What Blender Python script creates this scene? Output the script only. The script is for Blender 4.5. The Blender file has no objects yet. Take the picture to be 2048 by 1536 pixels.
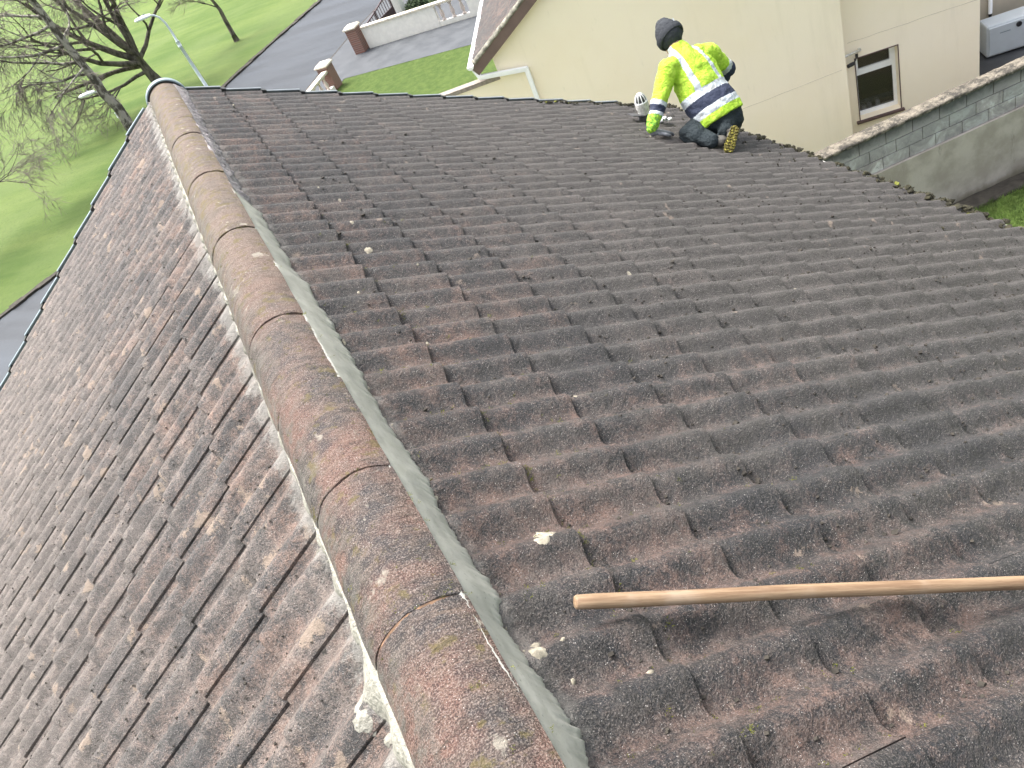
import bpy, bmesh, math, random
import numpy as np
from mathutils import Vector, Matrix, noise
random.seed(7); rng = np.random.default_rng(7)
S = bpy.context.scene; COL = S.collection
PI = math.pi
# ------------------------------------------------------------------ camera
RC = ((0.82999005, -0.42998055, -0.35529318), (-0.54180572, -0.47015799, -0.69670512), (0.13252572, 0.7707582, -0.62319237))
CAM = Vector((0.23087986, -6.99113272, 1.25591261))
cam = bpy.data.objects.new('camera', bpy.data.cameras.new('camera')); COL.objects.link(cam)
m = Matrix.Identity(4)
for r in range(3):
    m[r][0] = RC[0][r]; m[r][1] = -RC[1][r]; m[r][2] = -RC[2][r]; m[r][3] = CAM[r]
cam.matrix_world = m
cam.data.sensor_width = 36; cam.data.lens = 28.15; cam.data.clip_start = .05; cam.data.clip_end = 900
S.camera = cam
# ------------------------------------------------------------------ light
SUN_DIR = Vector((-.20, .36, .88)).normalized()       # towards the sun
el = math.asin(SUN_DIR.z); az = math.atan2(SUN_DIR.x, SUN_DIR.y)
W = bpy.data.worlds.new('World'); S.world = W; W.use_nodes = True
nt = W.node_tree; nt.nodes.clear()
sky = nt.nodes.new('ShaderNodeTexSky'); sky.sky_type = 'NISHITA'; sky.sun_disc = False
sky.sun_elevation = el; sky.sun_rotation = az; sky.air_density = 1.0; sky.dust_density = 8.0; sky.ozone_density = 1.0
hs = nt.nodes.new('ShaderNodeHueSaturation'); hs.inputs['Saturation'].default_value = .45
bg = nt.nodes.new('ShaderNodeBackground'); bg.inputs[1].default_value = .15
wo = nt.nodes.new('ShaderNodeOutputWorld')
nt.links.new(sky.outputs[0], hs.inputs['Color']); nt.links.new(hs.outputs[0], bg.inputs[0]); nt.links.new(bg.outputs[0], wo.inputs[0])
sl = bpy.data.lights.new('sun', 'SUN'); sl.energy = 1.4; sl.angle = math.radians(22); sl.color = (1, .96, .9)
so = bpy.data.objects.new('sun', sl); COL.objects.link(so); so.rotation_euler = SUN_DIR.to_track_quat('Z', 'Y').to_euler()
so.location = (0, 0, 20)
S.view_settings.view_transform = 'Standard'; S.view_settings.look = 'None'; S.view_settings.gamma = 1
S.view_settings.exposure = 1.48
S.render.engine = 'CYCLES'

# ------------------------------------------------------------------ material helpers
class MT:
    def __init__(s, name, rough=.7, spec=.5):
        s.m = bpy.data.materials.new(name); s.m.use_nodes = True; s.t = s.m.node_tree
        s.b = s.t.nodes['Principled BSDF']; s.b.inputs['Roughness'].default_value = rough
        s.b.inputs['Specular IOR Level'].default_value = spec
        g = s.t.nodes.new('ShaderNodeNewGeometry'); s.pos = g.outputs['Position']; s.geo = g
    def n(s, ty, **k):
        x = s.t.nodes.new(ty)
        for a, v in k.items(): setattr(x, a, v)
        return x
    def L(s, a, b): s.t.links.new(a, b)
    def put(s, sock, v):
        if hasattr(v, 'links') or isinstance(v, bpy.types.NodeSocket): s.L(v, sock)
        else: sock.default_value = v
    def map(s, scale=(1, 1, 1), rot=(0, 0, 0), loc=(0, 0, 0)):
        src = s.pos
        if any(rot):
            q = s.n('ShaderNodeMapping'); q.inputs['Rotation'].default_value = rot; s.L(s.pos, q.inputs['Vector']); src = q.outputs[0]; rot = (0, 0, 0)
        x = s.n('ShaderNodeMapping'); x.inputs['Scale'].default_value = scale; x.inputs['Rotation'].default_value = rot; x.inputs['Location'].default_value = loc
        s.L(src, x.inputs['Vector']); return x.outputs[0]
    def noise(s, scale, detail=4, rough=.55, vec=None, dist=0):
        x = s.n('ShaderNodeTexNoise'); x.inputs['Scale'].default_value = scale; x.inputs['Detail'].default_value = detail
        x.inputs['Roughness'].default_value = rough; x.inputs['Distortion'].default_value = dist
        s.L(vec or s.pos, x.inputs['Vector']); return x.outputs['Fac']
    def vor(s, scale, vec=None, out='Distance', feature='F1'):
        x = s.n('ShaderNodeTexVoronoi', feature=feature); x.inputs['Scale'].default_value = scale
        s.L(vec or s.pos, x.inputs['Vector']); return x.outputs[out]
    def attr(s, name):
        x = s.n('ShaderNodeAttribute'); x.attribute_name = name; return x.outputs['Fac']
    def math(s, op, a, b=0.0, c=None, clamp=False):
        x = s.n('ShaderNodeMath', operation=op, use_clamp=clamp); s.put(x.inputs[0], a); s.put(x.inputs[1], b)
        if c is not None: s.put(x.inputs[2], c)
        return x.outputs[0]
    def ramp(s, f, lo, hi, a=0.0, b=1.0):
        x = s.n('ShaderNodeMapRange', interpolation_type='SMOOTHSTEP'); s.put(x.inputs[0], f)
        for i, v in enumerate((lo, hi, a, b)): x.inputs[i + 1].default_value = v
        return x.outputs[0]
    def mix(s, f, a, b, mode='MIX'):
        x = s.n('ShaderNodeMix', data_type='RGBA', blend_type=mode); s.put(x.inputs[0], f)
        for i, v in ((6, a), (7, b)):
            if isinstance(v, tuple): x.inputs[i].default_value = (*v, 1)
            else: s.L(v, x.inputs[i])
        return x.outputs[2]
    def col(s, v):
        if isinstance(v, tuple): s.b.inputs['Base Color'].default_value = (*v, 1)
        else: s.L(v, s.b.inputs['Base Color'])
    def rough(s, v): s.put(s.b.inputs['Roughness'], v)
    def bump(s, h, strength=.5, dist=.01):
        x = s.n('ShaderNodeBump'); x.inputs['Strength'].default_value = strength; x.inputs['Distance'].default_value = dist
        s.L(h, x.inputs['Height']); s.L(x.outputs[0], s.b.inputs['Normal'])
def simple(name, c, rough=.6, var=.15, scale=8, bump=0, bscale=60, spec=.5, metal=0):
    k = MT(name, rough, spec); n = k.noise(scale, 5)
    k.col(k.mix(k.ramp(n, .3, .7), tuple(v * (1 - var) for v in c), tuple(min(1, v * (1 + var)) for v in c)))
    k.b.inputs['Metallic'].default_value = metal
    if bump: k.bump(k.noise(bscale, 4), .6, bump)
    return k.m

# ------------------------------------------------------------------ mesh helpers
ICO = {}
class MB:
    def __init__(s): s.v = []; s.f = []; s.mi = []; s.cur = 0
    def add(s, vs, fs):
        o = len(s.v); s.v += [tuple(v) for v in vs]
        for f in fs: s.f.append(tuple(i + o for i in f)); s.mi.append(s.cur)
    def box(s, c, ax, ay, az, hx, hy, hz):
        c = Vector(c); ax = Vector(ax) * hx; ay = Vector(ay) * hy; az = Vector(az) * hz
        vs = [c + ax * i + ay * j + az * k for i in (-1, 1) for j in (-1, 1) for k in (-1, 1)]
        s.add(vs, [(0, 1, 3, 2), (4, 6, 7, 5), (0, 4, 5, 1), (2, 3, 7, 6), (0, 2, 6, 4), (1, 5, 7, 3)])
    def prism(s, pts, d):                       # polygon extruded by vector d
        n = len(pts); d = Vector(d); a = [Vector(p) for p in pts]
        s.add(a + [p + d for p in a], [tuple(range(n))[::-1], tuple(range(n, 2 * n))] + [(i, (i + 1) % n, n + (i + 1) % n, n + i) for i in range(n)])
    def tube(s, pts, rads, n=8, cap=True):
        pts = [Vector(p) for p in pts]; vs = []; up = None
        if not isinstance(rads, (list, tuple)): rads = [rads] * len(pts)
        for i, p in enumerate(pts):
            t = (pts[min(i + 1, len(pts) - 1)] - pts[max(i - 1, 0)]).normalized()
            if up is None: up = Vector((0, 0, 1)) if abs(t.z) < .9 else Vector((1, 0, 0))
            a = t.cross(up).normalized(); b = a.cross(t).normalized(); up = b
            for k in range(n):
                th = 2 * PI * k / n; vs.append(p + (a * math.cos(th) + b * math.sin(th)) * rads[i])
        fs = [(i * n + k, i * n + (k + 1) % n, (i + 1) * n + (k + 1) % n, (i + 1) * n + k) for i in range(len(pts) - 1) for k in range(n)]
        if cap: fs += [tuple(range(n)), tuple(range((len(pts) - 1) * n, len(pts) * n))[::-1]]
        s.add(vs, fs)
    def lathe(s, base, prof, n=16, axis=(0, 0, 1)):
        base = Vector(base); axis = Vector(axis).normalized()
        s.tube_prof(base, axis, prof, n)
    def tube_prof(s, base, ax, prof, n):
        a = ax.orthogonal().normalized(); b = ax.cross(a); vs = []
        for r, h in prof:
            for k in range(n):
                th = 2 * PI * k / n; vs.append(base + ax * h + (a * math.cos(th) + b * math.sin(th)) * max(r, 1e-4))
        m = len(prof)
        s.add(vs, [(i * n + k, i * n + (k + 1) % n, (i + 1) * n + (k + 1) % n, (i + 1) * n + k) for i in range(m - 1) for k in range(n)] + [tuple(range(n))[::-1], tuple(range((m - 1) * n, m * n))])
    def blob(s, c, r, sub=1, jit=.25, sc=(1, 1, 1)):
        if sub not in ICO:
            bm = bmesh.new(); bmesh.ops.create_icosphere(bm, subdivisions=max(1, sub) if sub else 1, radius=1)
            if sub == 0: bm.free(); bm = bmesh.new(); bmesh.ops.create_cube(bm, size=1.2)
            ICO[sub] = ([v.co.copy() for v in bm.verts], [tuple(v.index for v in f.verts) for f in bm.faces]); bm.free()
        vs = []; R3 = Matrix.Rotation(random.uniform(0, 6), 3, 'Z')
        for co in ICO[sub][0]:
            q = (R3 @ co) * (1 + random.uniform(-jit, jit)); vs.append((c[0] + q.x * r * sc[0], c[1] + q.y * r * sc[1], c[2] + q.z * r * sc[2]))
        s.add(vs, ICO[sub][1])
    def grid(s, P, ny, nx):
        s.add(P, [(i * nx + j, i * nx + j + 1, (i + 1) * nx + j + 1, (i + 1) * nx + j) for i in range(ny - 1) for j in range(nx - 1)])
    def mesh(s, name, mats, off, smooth=False):
        me = bpy.data.meshes.new(name); o = Vector(off)
        me.from_pydata([(v[0] - o.x, v[1] - o.y, v[2] - o.z) for v in s.v], [], s.f)
        for mm in (mats if isinstance(mats, (list, tuple)) else [mats]): me.materials.append(mm)
        if any(s.mi): me.polygons.foreach_set('material_index', s.mi)
        if smooth: me.polygons.foreach_set('use_smooth', [True] * len(s.f))
        me.update(); return me
ROOT = {}
def thing(name, label, cat, loc, group=None):
    o = bpy.data.objects.new(name, None); o.empty_display_size = .2; COL.objects.link(o); o.location = loc
    o['label'] = label; o['category'] = cat
    if group: o['group'] = group
    ROOT[o.name] = Vector(loc); return o
def part(name, mb, mats, parent, smooth=False, bevel=0, label=None, auto=False):
    r = ROOT[parent.name]
    me = mb.mesh(name, mats, r, smooth)
    if bevel or auto or not smooth:
        bm = bmesh.new(); bm.from_mesh(me); bmesh.ops.recalc_face_normals(bm, faces=bm.faces)
        bm.to_mesh(me); bm.free()
    o = bpy.data.objects.new(name, me); COL.objects.link(o); o.parent = parent; ROOT[o.name] = r
    if bevel:
        b = o.modifiers.new('b', 'BEVEL'); b.width = bevel; b.segments = 2; b.limit_method = 'ANGLE'
        b.harden_normals = False
    if label: o['label'] = label
    return o
def solo(name, mb, mats, label, cat, loc, smooth=False, bevel=0, group=None, kind=None):
    me = mb.mesh(name, mats, loc, smooth); 
    bm = bmesh.new(); bm.from_mesh(me); bmesh.ops.recalc_face_normals(bm, faces=bm.faces); bm.to_mesh(me); bm.free()
    o = bpy.data.objects.new(name, me); COL.objects.link(o); o.location = loc; ROOT[o.name] = Vector(loc)
    if label: o['label'] = label
    if cat: o['category'] = cat
    if group: o['group'] = group
    if kind: o['kind'] = kind
    if bevel:
        b = o.modifiers.new('b', 'BEVEL'); b.width = bevel; b.segments = 2; b.limit_method = 'ANGLE'
    return o
def copy_tree(o, parent=None):
    c = o.copy(); COL.objects.link(c); c.parent = parent; ROOT[c.name] = ROOT.get(o.name, Vector())
    for ch in list(o.children): copy_tree(ch, c)
    return c
def N3(v): return noise.noise(Vector(v))

# ------------------------------------------------------------------ materials
def roof_tile_mat(name, red, grey, film, pale, pcol, fs, lime):
    k = MT(name, .62, .45)
    tv = k.attr('tv'); tu = k.attr('ts')
    big = k.noise(2.6, 7, .7); mid = k.noise(13, 8, .78); fine = k.noise(80, 3, .75); gr = k.noise(260, 3, .75); g2 = k.noise(620, 2, .6)
    sp = k.vor(150)
    dz = k.math('ADD', k.math('MULTIPLY', k.math('SUBTRACT', gr, .5), .55), k.math('MULTIPLY', k.math('SUBTRACT', fine, .5), .45))   # dither
    a = k.math('ADD', k.math('ADD', k.math('MULTIPLY', big, .7), k.math('MULTIPLY', mid, .9)), k.math('MULTIPLY', k.math('SUBTRACT', tv, .5), .10))
    a = k.math('ADD', a, k.math('ADD', dz, k.math('MULTIPLY', tu, -.30)))
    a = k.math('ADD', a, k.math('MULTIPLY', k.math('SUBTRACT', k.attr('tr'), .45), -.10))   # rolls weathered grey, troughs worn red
    f = k.ramp(a, .62, .98)
    c = k.mix(f, grey, red)
    c = k.mix(k.math('MULTIPLY', k.ramp(k.math('ADD', k.noise(4, 6, .75, k.map(loc=(5, 5, 5))), dz), .42, .66), .7), c, film)
    s0 = k.n('ShaderNodeSeparateXYZ'); k.L(k.pos, s0.inputs[0])
    c = k.mix(k.math('MULTIPLY', k.ramp(tu, .05, .50, 0, .78), k.ramp(s0.outputs[1], -6.1, -4.3, .15, 1)), c, film)
    v = k.math('MULTIPLY', k.ramp(mid, .32, .68, .41, .90), k.math('ADD', k.math('MULTIPLY', tv, .18), .91))
    c = k.mix(1.0, c, k.mix(0.0, (1, 1, 1), (1, 1, 1)), 'MULTIPLY')
    hv = k.n('ShaderNodeHueSaturation'); k.L(c, hv.inputs['Color']); k.L(v, hv.inputs['Value']); c = hv.outputs[0]
    # sand grains, light and dark
    c = k.mix(k.ramp(gr, .54, .68, 0, .62), c, k.mix(.55, c, (.52, .47, .44)))
    c = k.mix(k.ramp(gr, .47, .34, 0, .72), c, (.018, .017, .019))
    c = k.mix(k.ramp(g2, .60, .70, 0, .5), c, (.34, .31, .29))
    c = k.mix(k.math('MULTIPLY', k.ramp(sp, .17, .10), k.ramp(k.noise(50), .49, .59)), c, (.62, .60, .57))
    # pits and dark grime
    c = k.mix(k.math('MULTIPLY', k.ramp(k.math('ADD', k.noise(34, 4, .7, k.map(loc=(1, 2, 9))), k.math('MULTIPLY', dz, .4)), .62, .70), .75), c, (.022, .022, .018))
    # pale crusts, soft edged
    l1 = k.ramp(k.math('ADD', k.noise(8.5, 3, .55, k.map(loc=(3, 8, 1))), k.math('MULTIPLY', dz, .30)), pale, pale + .05)
    c = k.mix(k.math('MULTIPLY', l1, fs), c, pcol)
    sx = k.n('ShaderNodeSeparateXYZ'); k.L(k.pos, sx.inputs[0])      # lime smeared from the ridge mortar
    d = k.math('ADD', k.math('ABSOLUTE', sx.outputs[0]), k.math('MULTIPLY', k.noise(9, 5, .75, k.map((1, 1.6, 1), loc=(2, 1, 1))), -lime[1]))
    d = k.math('ADD', d, k.math('MULTIPLY', dz, -.06))
    c = k.mix(k.math('MULTIPLY', k.ramp(d, lime[2], lime[2] - .05), lime[0]), c, (.36, .35, .325))
    k.col(c)
    k.rough(k.ramp(mid, .3, .7, .45, .75))
    h = k.math('ADD', k.math('MULTIPLY', gr, 1.0), k.math('ADD', k.math('MULTIPLY', fine, 1.5), k.math('MULTIPLY', mid, 1.8)))
    k.bump(h, 1.0, .0075)
    return k.m
M = {}
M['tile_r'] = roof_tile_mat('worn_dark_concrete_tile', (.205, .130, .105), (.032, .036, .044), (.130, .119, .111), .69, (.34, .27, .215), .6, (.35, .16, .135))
M['tile_l'] = roof_tile_mat('light_painted_dusty_tile', (.33, .225, .18), (.120, .120, .124), (.345, .30, .27), .625, (.40, .315, .245), .65, (.75, .24, .055))  # dusty pinkish tile; brighter light on the left slope is put into its colour
M['tile_edge'] = simple('red_brown_tile_joint', (.17, .075, .048), .9, .5, 20, .004, 90)  # red-brown of the tile joints, seen through the gaps
k = MT('ridge_tile_concrete', .72, .4)
big = k.noise(5, 6, .6); mid = k.noise(22, 6, .7); gr = k.noise(300, 2); fine = k.noise(80, 3, .7)
sx = k.n('ShaderNodeSeparateXYZ'); k.L(k.pos, sx.inputs[0]); yy = sx.outputs[1]
c = k.mix(k.ramp(big, .40, .60), (.06, .056, .058), (.195, .108, .085))
c = k.mix(k.ramp(mid, .40, .62), c, k.mix(.6, c, (.19, .14, .115)))
c = k.mix(k.ramp(yy, -5.2, -3.6, 0, .75), c, k.mix(k.ramp(mid, .35, .65), (.15, .115, .088), (.215, .165, .13)))
c = k.mix(k.ramp(gr, .50, .64, 0, .6), c, k.mix(.5, c, (.6, .52, .46)))
c = k.mix(k.ramp(gr, .48, .36, 0, .7), c, (.028, .024, .026))
c = k.mix(k.math('MULTIPLY', k.ramp(k.vor(140), .17, .10), k.ramp(k.noise(40), .50, .60)), c, (.62, .6, .56))
c = k.mix(k.math('MULTIPLY', k.ramp(k.math('ADD', k.noise(15, 4, .7, k.map(loc=(4, 4, 4))), k.ramp(yy, -5, -2.5, 0, .06)), .56, .66), .65), c, (.16, .13, .04))
c = k.mix(k.math('MULTIPLY', k.ramp(k.noise(9, 4, .7, k.map(loc=(9, 1, 4))), .62, .68), .8), c, (.40, .37, .31))
sidem = k.ramp(sx.outputs[0], .02, -.09)
c = k.mix(k.math('MULTIPLY', sidem, k.ramp(mid, .42, .6, 0, .7)), c, (.16, .165, .15))
rg = k.noise(9, 6, .8, k.map((1, 7, 1))); c = k.mix(k.ramp(rg, .50, .66, 0, .55), c, (.055, .045, .035)); c = k.mix(k.math('MULTIPLY', k.ramp(rg, .46, .36), .35), c, (.30, .22, .165))
k.col(c); k.bump(k.math('ADD', k.math('MULTIPLY', gr, .8), k.math('ADD', k.math('MULTIPLY', rg, 2.0), k.math('ADD', fine, k.math('MULTIPLY', mid, 1.8)))), 1, .008); M['ridge'] = k.m
k = MT('fresh_grey_mortar', .42, .5)
mid = k.noise(18, 5, .6); c = k.mix(k.ramp(mid, .3, .7), (.33, .33, .295), (.40, .40, .365))
c = k.mix(k.ramp(k.noise(120, 3), .62, .72), c, (.22, .23, .2))
k.col(c); k.bump(k.math('ADD', k.math('MULTIPLY', k.vor(26, k.map((1, .5, 1)), feature='SMOOTH_F1'), .5), k.math('MULTIPLY', mid, .8)), .4, .010); M['mortar'] = k.m
k = MT('dried_cream_mortar', .85, .3)
mid = k.noise(60, 5, .7); k.col(k.mix(k.ramp(mid, .3, .7), (.235, .23, .195), (.37, .36, .315)))
k.bump(k.noise(90, 4), .9, .01); M['mortar_dry'] = k.m
k = MT('old_lilac_grey_mortar', .85, .3)
mid = k.noise(45, 6, .8); k.col(k.mix(k.ramp(mid, .35, .65), (.20, .18, .19), (.46, .43, .435)))
k.bump(k.noise(70, 5), 1, .02); M['mortar_old'] = k.m
M['lichen'] = simple('pale_lichen_crust', (.30, .275, .215), .9, .35, 60, .004, 200)
M['moss'] = simple('dark_moss', (.026, .024, .012), .95, .5, 30, .004, 200)
M['moss_green'] = simple('green_moss', (.13, .14, .02), .95, .5, 60, .003, 200)
M['debris'] = simple('dark_roof_debris', (.032, .028, .022), .9, .5, 40)
k = MT('cream_render', .85, .3)
n1 = k.noise(.7, 5, .6); n2 = k.noise(9, 5, .65, k.map((1, 1, .25)))
c = k.mix(k.ramp(n1, .35, .7), (.95, .865, .70), (.93, .835, .655))
c = k.mix(k.ramp(n2, .62, .76, 0, .20), c, (.60, .56, .44)); c = k.mix(k.ramp(k.noise(1.6, 6, .7, k.map((1, 1, .12), loc=(4, 4, 4))), .56, .72, 0, .18), c, (.68, .62, .47))
k.col(c); k.bump(k.noise(70, 4), .35, .006); M['cream'] = k.m
M['cream_shade'] = simple('shaded_cream_render', (.56, .50, .40), .85, .08, 3, .004)  # darker copy of the cream render; the shade is put into the colour
M['coping_brown'] = simple('brown_coping', (.27, .235, .21), .8, .2, 20, .004)
M['brown'] = simple('brown_painted_fascia', (.145, .098, .092), .45, .12, 6)
M['brown_sill'] = simple('brown_painted_sill', (.11, .07, .066), .5, .15, 9)
M['white'] = simple('white_pvc', (.90, .92, .94), .35, .04, 5)
M['white_dirty'] = simple('dirty_white_pvc', (.62, .62, .58), .5, .25, 40)
M['white_wall'] = simple('white_painted_render', (.80, .785, .73), .8, .06, 6, .005)
M['whitecap'] = simple('cream_concrete_cap', (.62, .57, .48), .8, .15, 12, .004)
M['tank'] = simple('pale_blue_white_plastic', (.55, .61, .66), .4, .05, 3)
M['black'] = simple('black_plastic', (.02, .021, .024), .4, .2, 20)
M['dgrey'] = simple('dark_grey_rubber', (.06, .062, .068), .6, .2, 20)
M['vergegrey'] = simple('blue_grey_plastic', (.15, .175, .195), .45, .12, 20)
M['vergelight'] = simple('pale_blue_grey_plastic', (.22, .285, .32), .4, .1, 20)
M['steel'] = simple('galvanised_steel', (.66, .74, .79), .5, .08, 8)
M['lamp_head'] = simple('white_lamp_cover', (.86, .91, .94), .3, .04, 8)
M['glass'] = (lambda k: (k.col((.035, .035, .03)), k.bump(k.noise(3), .05, .01), k.m)[-1])(MT('dark_window_glass', .08, .6))
M['bark'] = (lambda k: (k.col(k.mix(k.ramp(k.noise(6, 6, .7, k.map((1, 1, .4))), .38, .62), (.055, .05, .042), (.17, .155, .125))), k.bump(k.noise(12, 5), 1, .05), k.m)[-1])(MT('grey_bark', .9, .2))
M['bark_pale'] = (lambda k: (k.col(k.mix(k.ramp(k.noise(5, 6, .7, k.map((1, 1, .5))), .44, .56), (.08, .072, .06), (.34, .32, .28))), k.bump(k.noise(10, 5), 1, .06), k.m)[-1])(MT('pale_lichened_bark', .9, .2))
M['twig'] = simple('bare_twigs', (.17, .145, .13), .9, .3, 5)
M['soil'] = simple('dark_soil', (.045, .04, .032), .95, .4, 6, .02, 20)
M['yard'] = simple('dark_yard_tarmac', (.05, .054, .06), .6, .25, 2, .006, 80)
k = MT('wet_tarmac', .32, .3)
st = k.noise(.8, 5, .6, k.map((1, .16, 1), (0, 0, math.radians(-42))))
c = k.mix(k.ramp(st, .35, .7), (.020, .026, .034), (.060, .071, .086)); c = k.mix(k.ramp(k.noise(40, 3), .6, .75, 0, .5), c, (.16, .165, .17))
k.col(c); k.rough(k.ramp(st, .35, .65, .42, .7)); k.bump(k.noise(90, 3), .4, .006); M['road'] = k.m
k = MT('damp_tarmac_path', .5, .3)
st = k.noise(1.6, 6, .6); c = k.mix(k.ramp(st, .35, .7), (.05, .057, .066), (.088, .096, .106)); c = k.mix(k.ramp(k.noise(30, 3), .62, .75, 0, .6), c, (.18, .18, .17))
k.col(c); k.rough(k.ramp(st, .3, .7, .55, .8)); k.bump(k.noise(90, 3), .4, .006); M['path'] = k.m
k = MT('winter_lawn', .85, .2)
s1 = k.noise(.55, 6, .65, k.map((1, .22, 1), (0, 0, math.radians(-50)))); s2 = k.noise(7, 6, .75); s3 = k.noise(45, 4, .8); s4 = k.noise(.16, 4)
c = k.mix(k.ramp(s1, .32, .68), (.078, .140, .028), (.145, .205, .052))
c = k.mix(k.ramp(s4, .4, .65, 0, .55), c, (.15, .205, .07))
c = k.mix(k.ramp(s2, .52, .70, 0, .7), c, (.07, .11, .035)); c = k.mix(k.ramp(s3, .55, .72, 0, .6), c, (.23, .255, .11))
k.col(c); k.bump(k.math('ADD', s2, s3), 1, .06); M['lawn'] = k.m
k = MT('garden_grass', .85, .2)
s2 = k.noise(5, 6, .75); s3 = k.noise(30, 4, .8)
c = k.mix(k.ramp(s2, .35, .68), (.062, .108, .022), (.108, .158, .038)); c = k.mix(k.ramp(s3, .54, .7, 0, .7), c, (.05, .085, .014))
k.col(c); k.bump(k.math('ADD', s2, s3), 1, .05); M['garden'] = k.m
k = MT('brick', .85, .2)
bt = k.n('ShaderNodeTexBrick'); mp = k.map((1, 1, 1), (math.radians(90), 0, 0)); 
cx = k.n('ShaderNodeSeparateXYZ'); k.L(k.pos, cx.inputs[0]); cb = k.n('ShaderNodeCombineXYZ')
k.L(k.math('ADD', cx.outputs[0], cx.outputs[1]), cb.inputs[0]); k.L(cx.outputs[2], cb.inputs[1]); k.L(cb.outputs[0], bt.inputs['Vector'])
bt.inputs['Scale'].default_value = 1; bt.inputs['Brick Width'].default_value = .215; bt.inputs['Row Height'].default_value = .075; bt.inputs['Mortar Size'].default_value = .011
bt.inputs['Color1'].default_value = (.24, .10, .075, 1); bt.inputs['Color2'].default_value = (.17, .085, .07, 1); bt.inputs['Mortar'].default_value = (.30, .25, .22, 1)
k.col(k.mix(k.ramp(k.noise(20, 5), .4, .7, 0, .5), bt.outputs[0], (.32, .22, .18))); k.bump(bt.outputs['Fac'], -.5, .01); M['brick'] = k.m
k = MT('grey_blockwork_face', .8, .3)
n1 = k.noise(3.5, 6, .65, dist=.6); n2 = k.noise(16, 5, .65); tv = k.attr('tv')
c = k.mix(k.ramp(n1, .35, .6), (.31, .29, .30), (.51, .485, .49)); c = k.mix(k.ramp(k.math('ADD', n1, k.math('MULTIPLY', n2, .3)), .68, .78, 0, .8), c, (.66, .67, .68))
c = k.mix(k.ramp(tv, 0, 1, 0, .5), c, (.26, .27, .285)); c = k.mix(k.ramp(n2, .6, .72, 0, .5), c, (.10, .11, .115)); z = k.n('ShaderNodeSeparateXYZ'); k.L(k.pos, z.inputs[0]); c = k.mix(k.math('MULTIPLY', k.ramp(k.math('ADD', z.outputs[2], k.math('MULTIPLY', n1, .5)), -5.55, -5.34), .85), c, (.05, .055, .055))
k.col(c); k.bump(n2, .5, .01); M['block'] = k.m
M['joint'] = simple('block_joint', (.16, .15, .13), .9, .25, 8, .004)
k = MT('lichened_coping', .9, .2)
n1 = k.noise(7, 6, .75); c = k.mix(k.ramp(n1, .40, .62), (.075, .07, .062), (.24, .215, .175)); c = k.mix(k.ramp(k.noise(28, 4, .7), .63, .71), c, (.44, .41, .35))
k.col(c); k.bump(k.noise(30, 5), 1, .02); M['coping'] = k.m
k = MT('weathered_wall_render', .85, .3)
n1 = k.noise(2.2, 6, .6); n2 = k.noise(6, 5, .7, k.map((1, 1, .22)))
c = k.mix(k.ramp(n1, .35, .65), (.38, .34, .30), (.53, .485, .44)); c = k.mix(k.ramp(n2, .6, .75, 0, .6), c, (.14, .13, .10))
z = k.n('ShaderNodeSeparateXYZ'); k.L(k.pos, z.inputs[0])
c = k.mix(k.math('MULTIPLY', k.ramp(k.math('ADD', z.outputs[2], k.math('MULTIPLY', n1, .35)), -7.02, -7.22), .7), c, (.13, .12, .07))
k.col(c); k.bump(k.noise(40, 5), .5, .01); M['wallrender'] = k.m
k = MT('worn_wooden_pole', .6, .35); k.pos = k.n('ShaderNodeTexCoord').outputs['Object']
gn = k.noise(1, 6, .7, k.map((3.5, 70, 70))); n2 = k.noise(7, 4)
c = k.mix(k.ramp(gn, .35, .65), (.20, .125, .075), (.34, .24, .15)); c = k.mix(k.ramp(n2, .5, .72, 0, .55), c, (.42, .33, .25)); c = k.mix(k.ramp(gn, .60, .68, 0, .6), c, (.16, .085, .05))
k.col(c); k.bump(gn, .5, .003); M['wood'] = k.m
M['hiviz'] = (lambda k: (k.col(k.mix(k.ramp(k.noise(14, 5), .35, .7), (.44, .72, .05), (.56, .82, .09))), k.bump(k.noise(17, 6, .7, dist=1.6), .9, .035), k.m)[-1])(MT('yellow_high_visibility_fabric', .75, .3))
M['hiviz_dirty'] = (lambda k: (k.col(k.mix(k.ramp(k.noise(60, 5, .7), .42, .58), (.12, .30, .05), (.40, .70, .06))), k.bump(k.noise(30, 4, .6, dist=1.2), .6, .03), k.m)[-1])(MT('dirty_green_yellow_fabric', .8, .3))
M['silver'] = (lambda k: (k.col(k.mix(k.ramp(k.noise(16, 5), .5, .66), (.52, .57, .61), (.36, .38, .38))), k.bump(k.noise(22, 4, .6, dist=1.2), .4, .03), k.m)[-1])(MT('silver_reflective_tape', .4, .5))
M['navy'] = (lambda k: (k.col(k.mix(k.noise(14, 4), (.018, .024, .05), (.04, .05, .085))), k.bump(k.noise(22, 4, .6, dist=1.2), .5, .03), k.m)[-1])(MT('navy_fabric', .8, .3))
M['trouser'] = (lambda k: (k.col(k.mix(k.noise(12, 4), (.014, .021, .026), (.04, .052, .058))), k.bump(k.noise(18, 4, .6, dist=1.5), .7, .04), k.m)[-1])(MT('dark_work_trousers', .85, .25))
M['hat'] = (lambda k: (k.col(k.mix(k.noise(60, 4), (.032, .036, .042), (.055, .06, .068))), k.bump(k.noise(120, 3), .5, .004), k.m)[-1])(MT('charcoal_knitted_wool', .9, .15))
M['skin'] = simple('skin', (.50, .27, .19), .55, .1, 20)
M['glove'] = simple('grey_work_glove', (.19, .20, .215), .7, .4, 25, .004)
M['sole'] = (lambda k: (k.col(k.mix(k.ramp(k.vor(55), .25, .45), (.26, .235, .035), (.07, .06, .012))), k.bump(k.vor(55), 1, .01), k.m)[-1])(MT('yellow_boot_tread', .8, .3))
M['boot'] = simple('scuffed_grey_boot', (.09, .085, .075), .7, .3, 20, .004)
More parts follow.
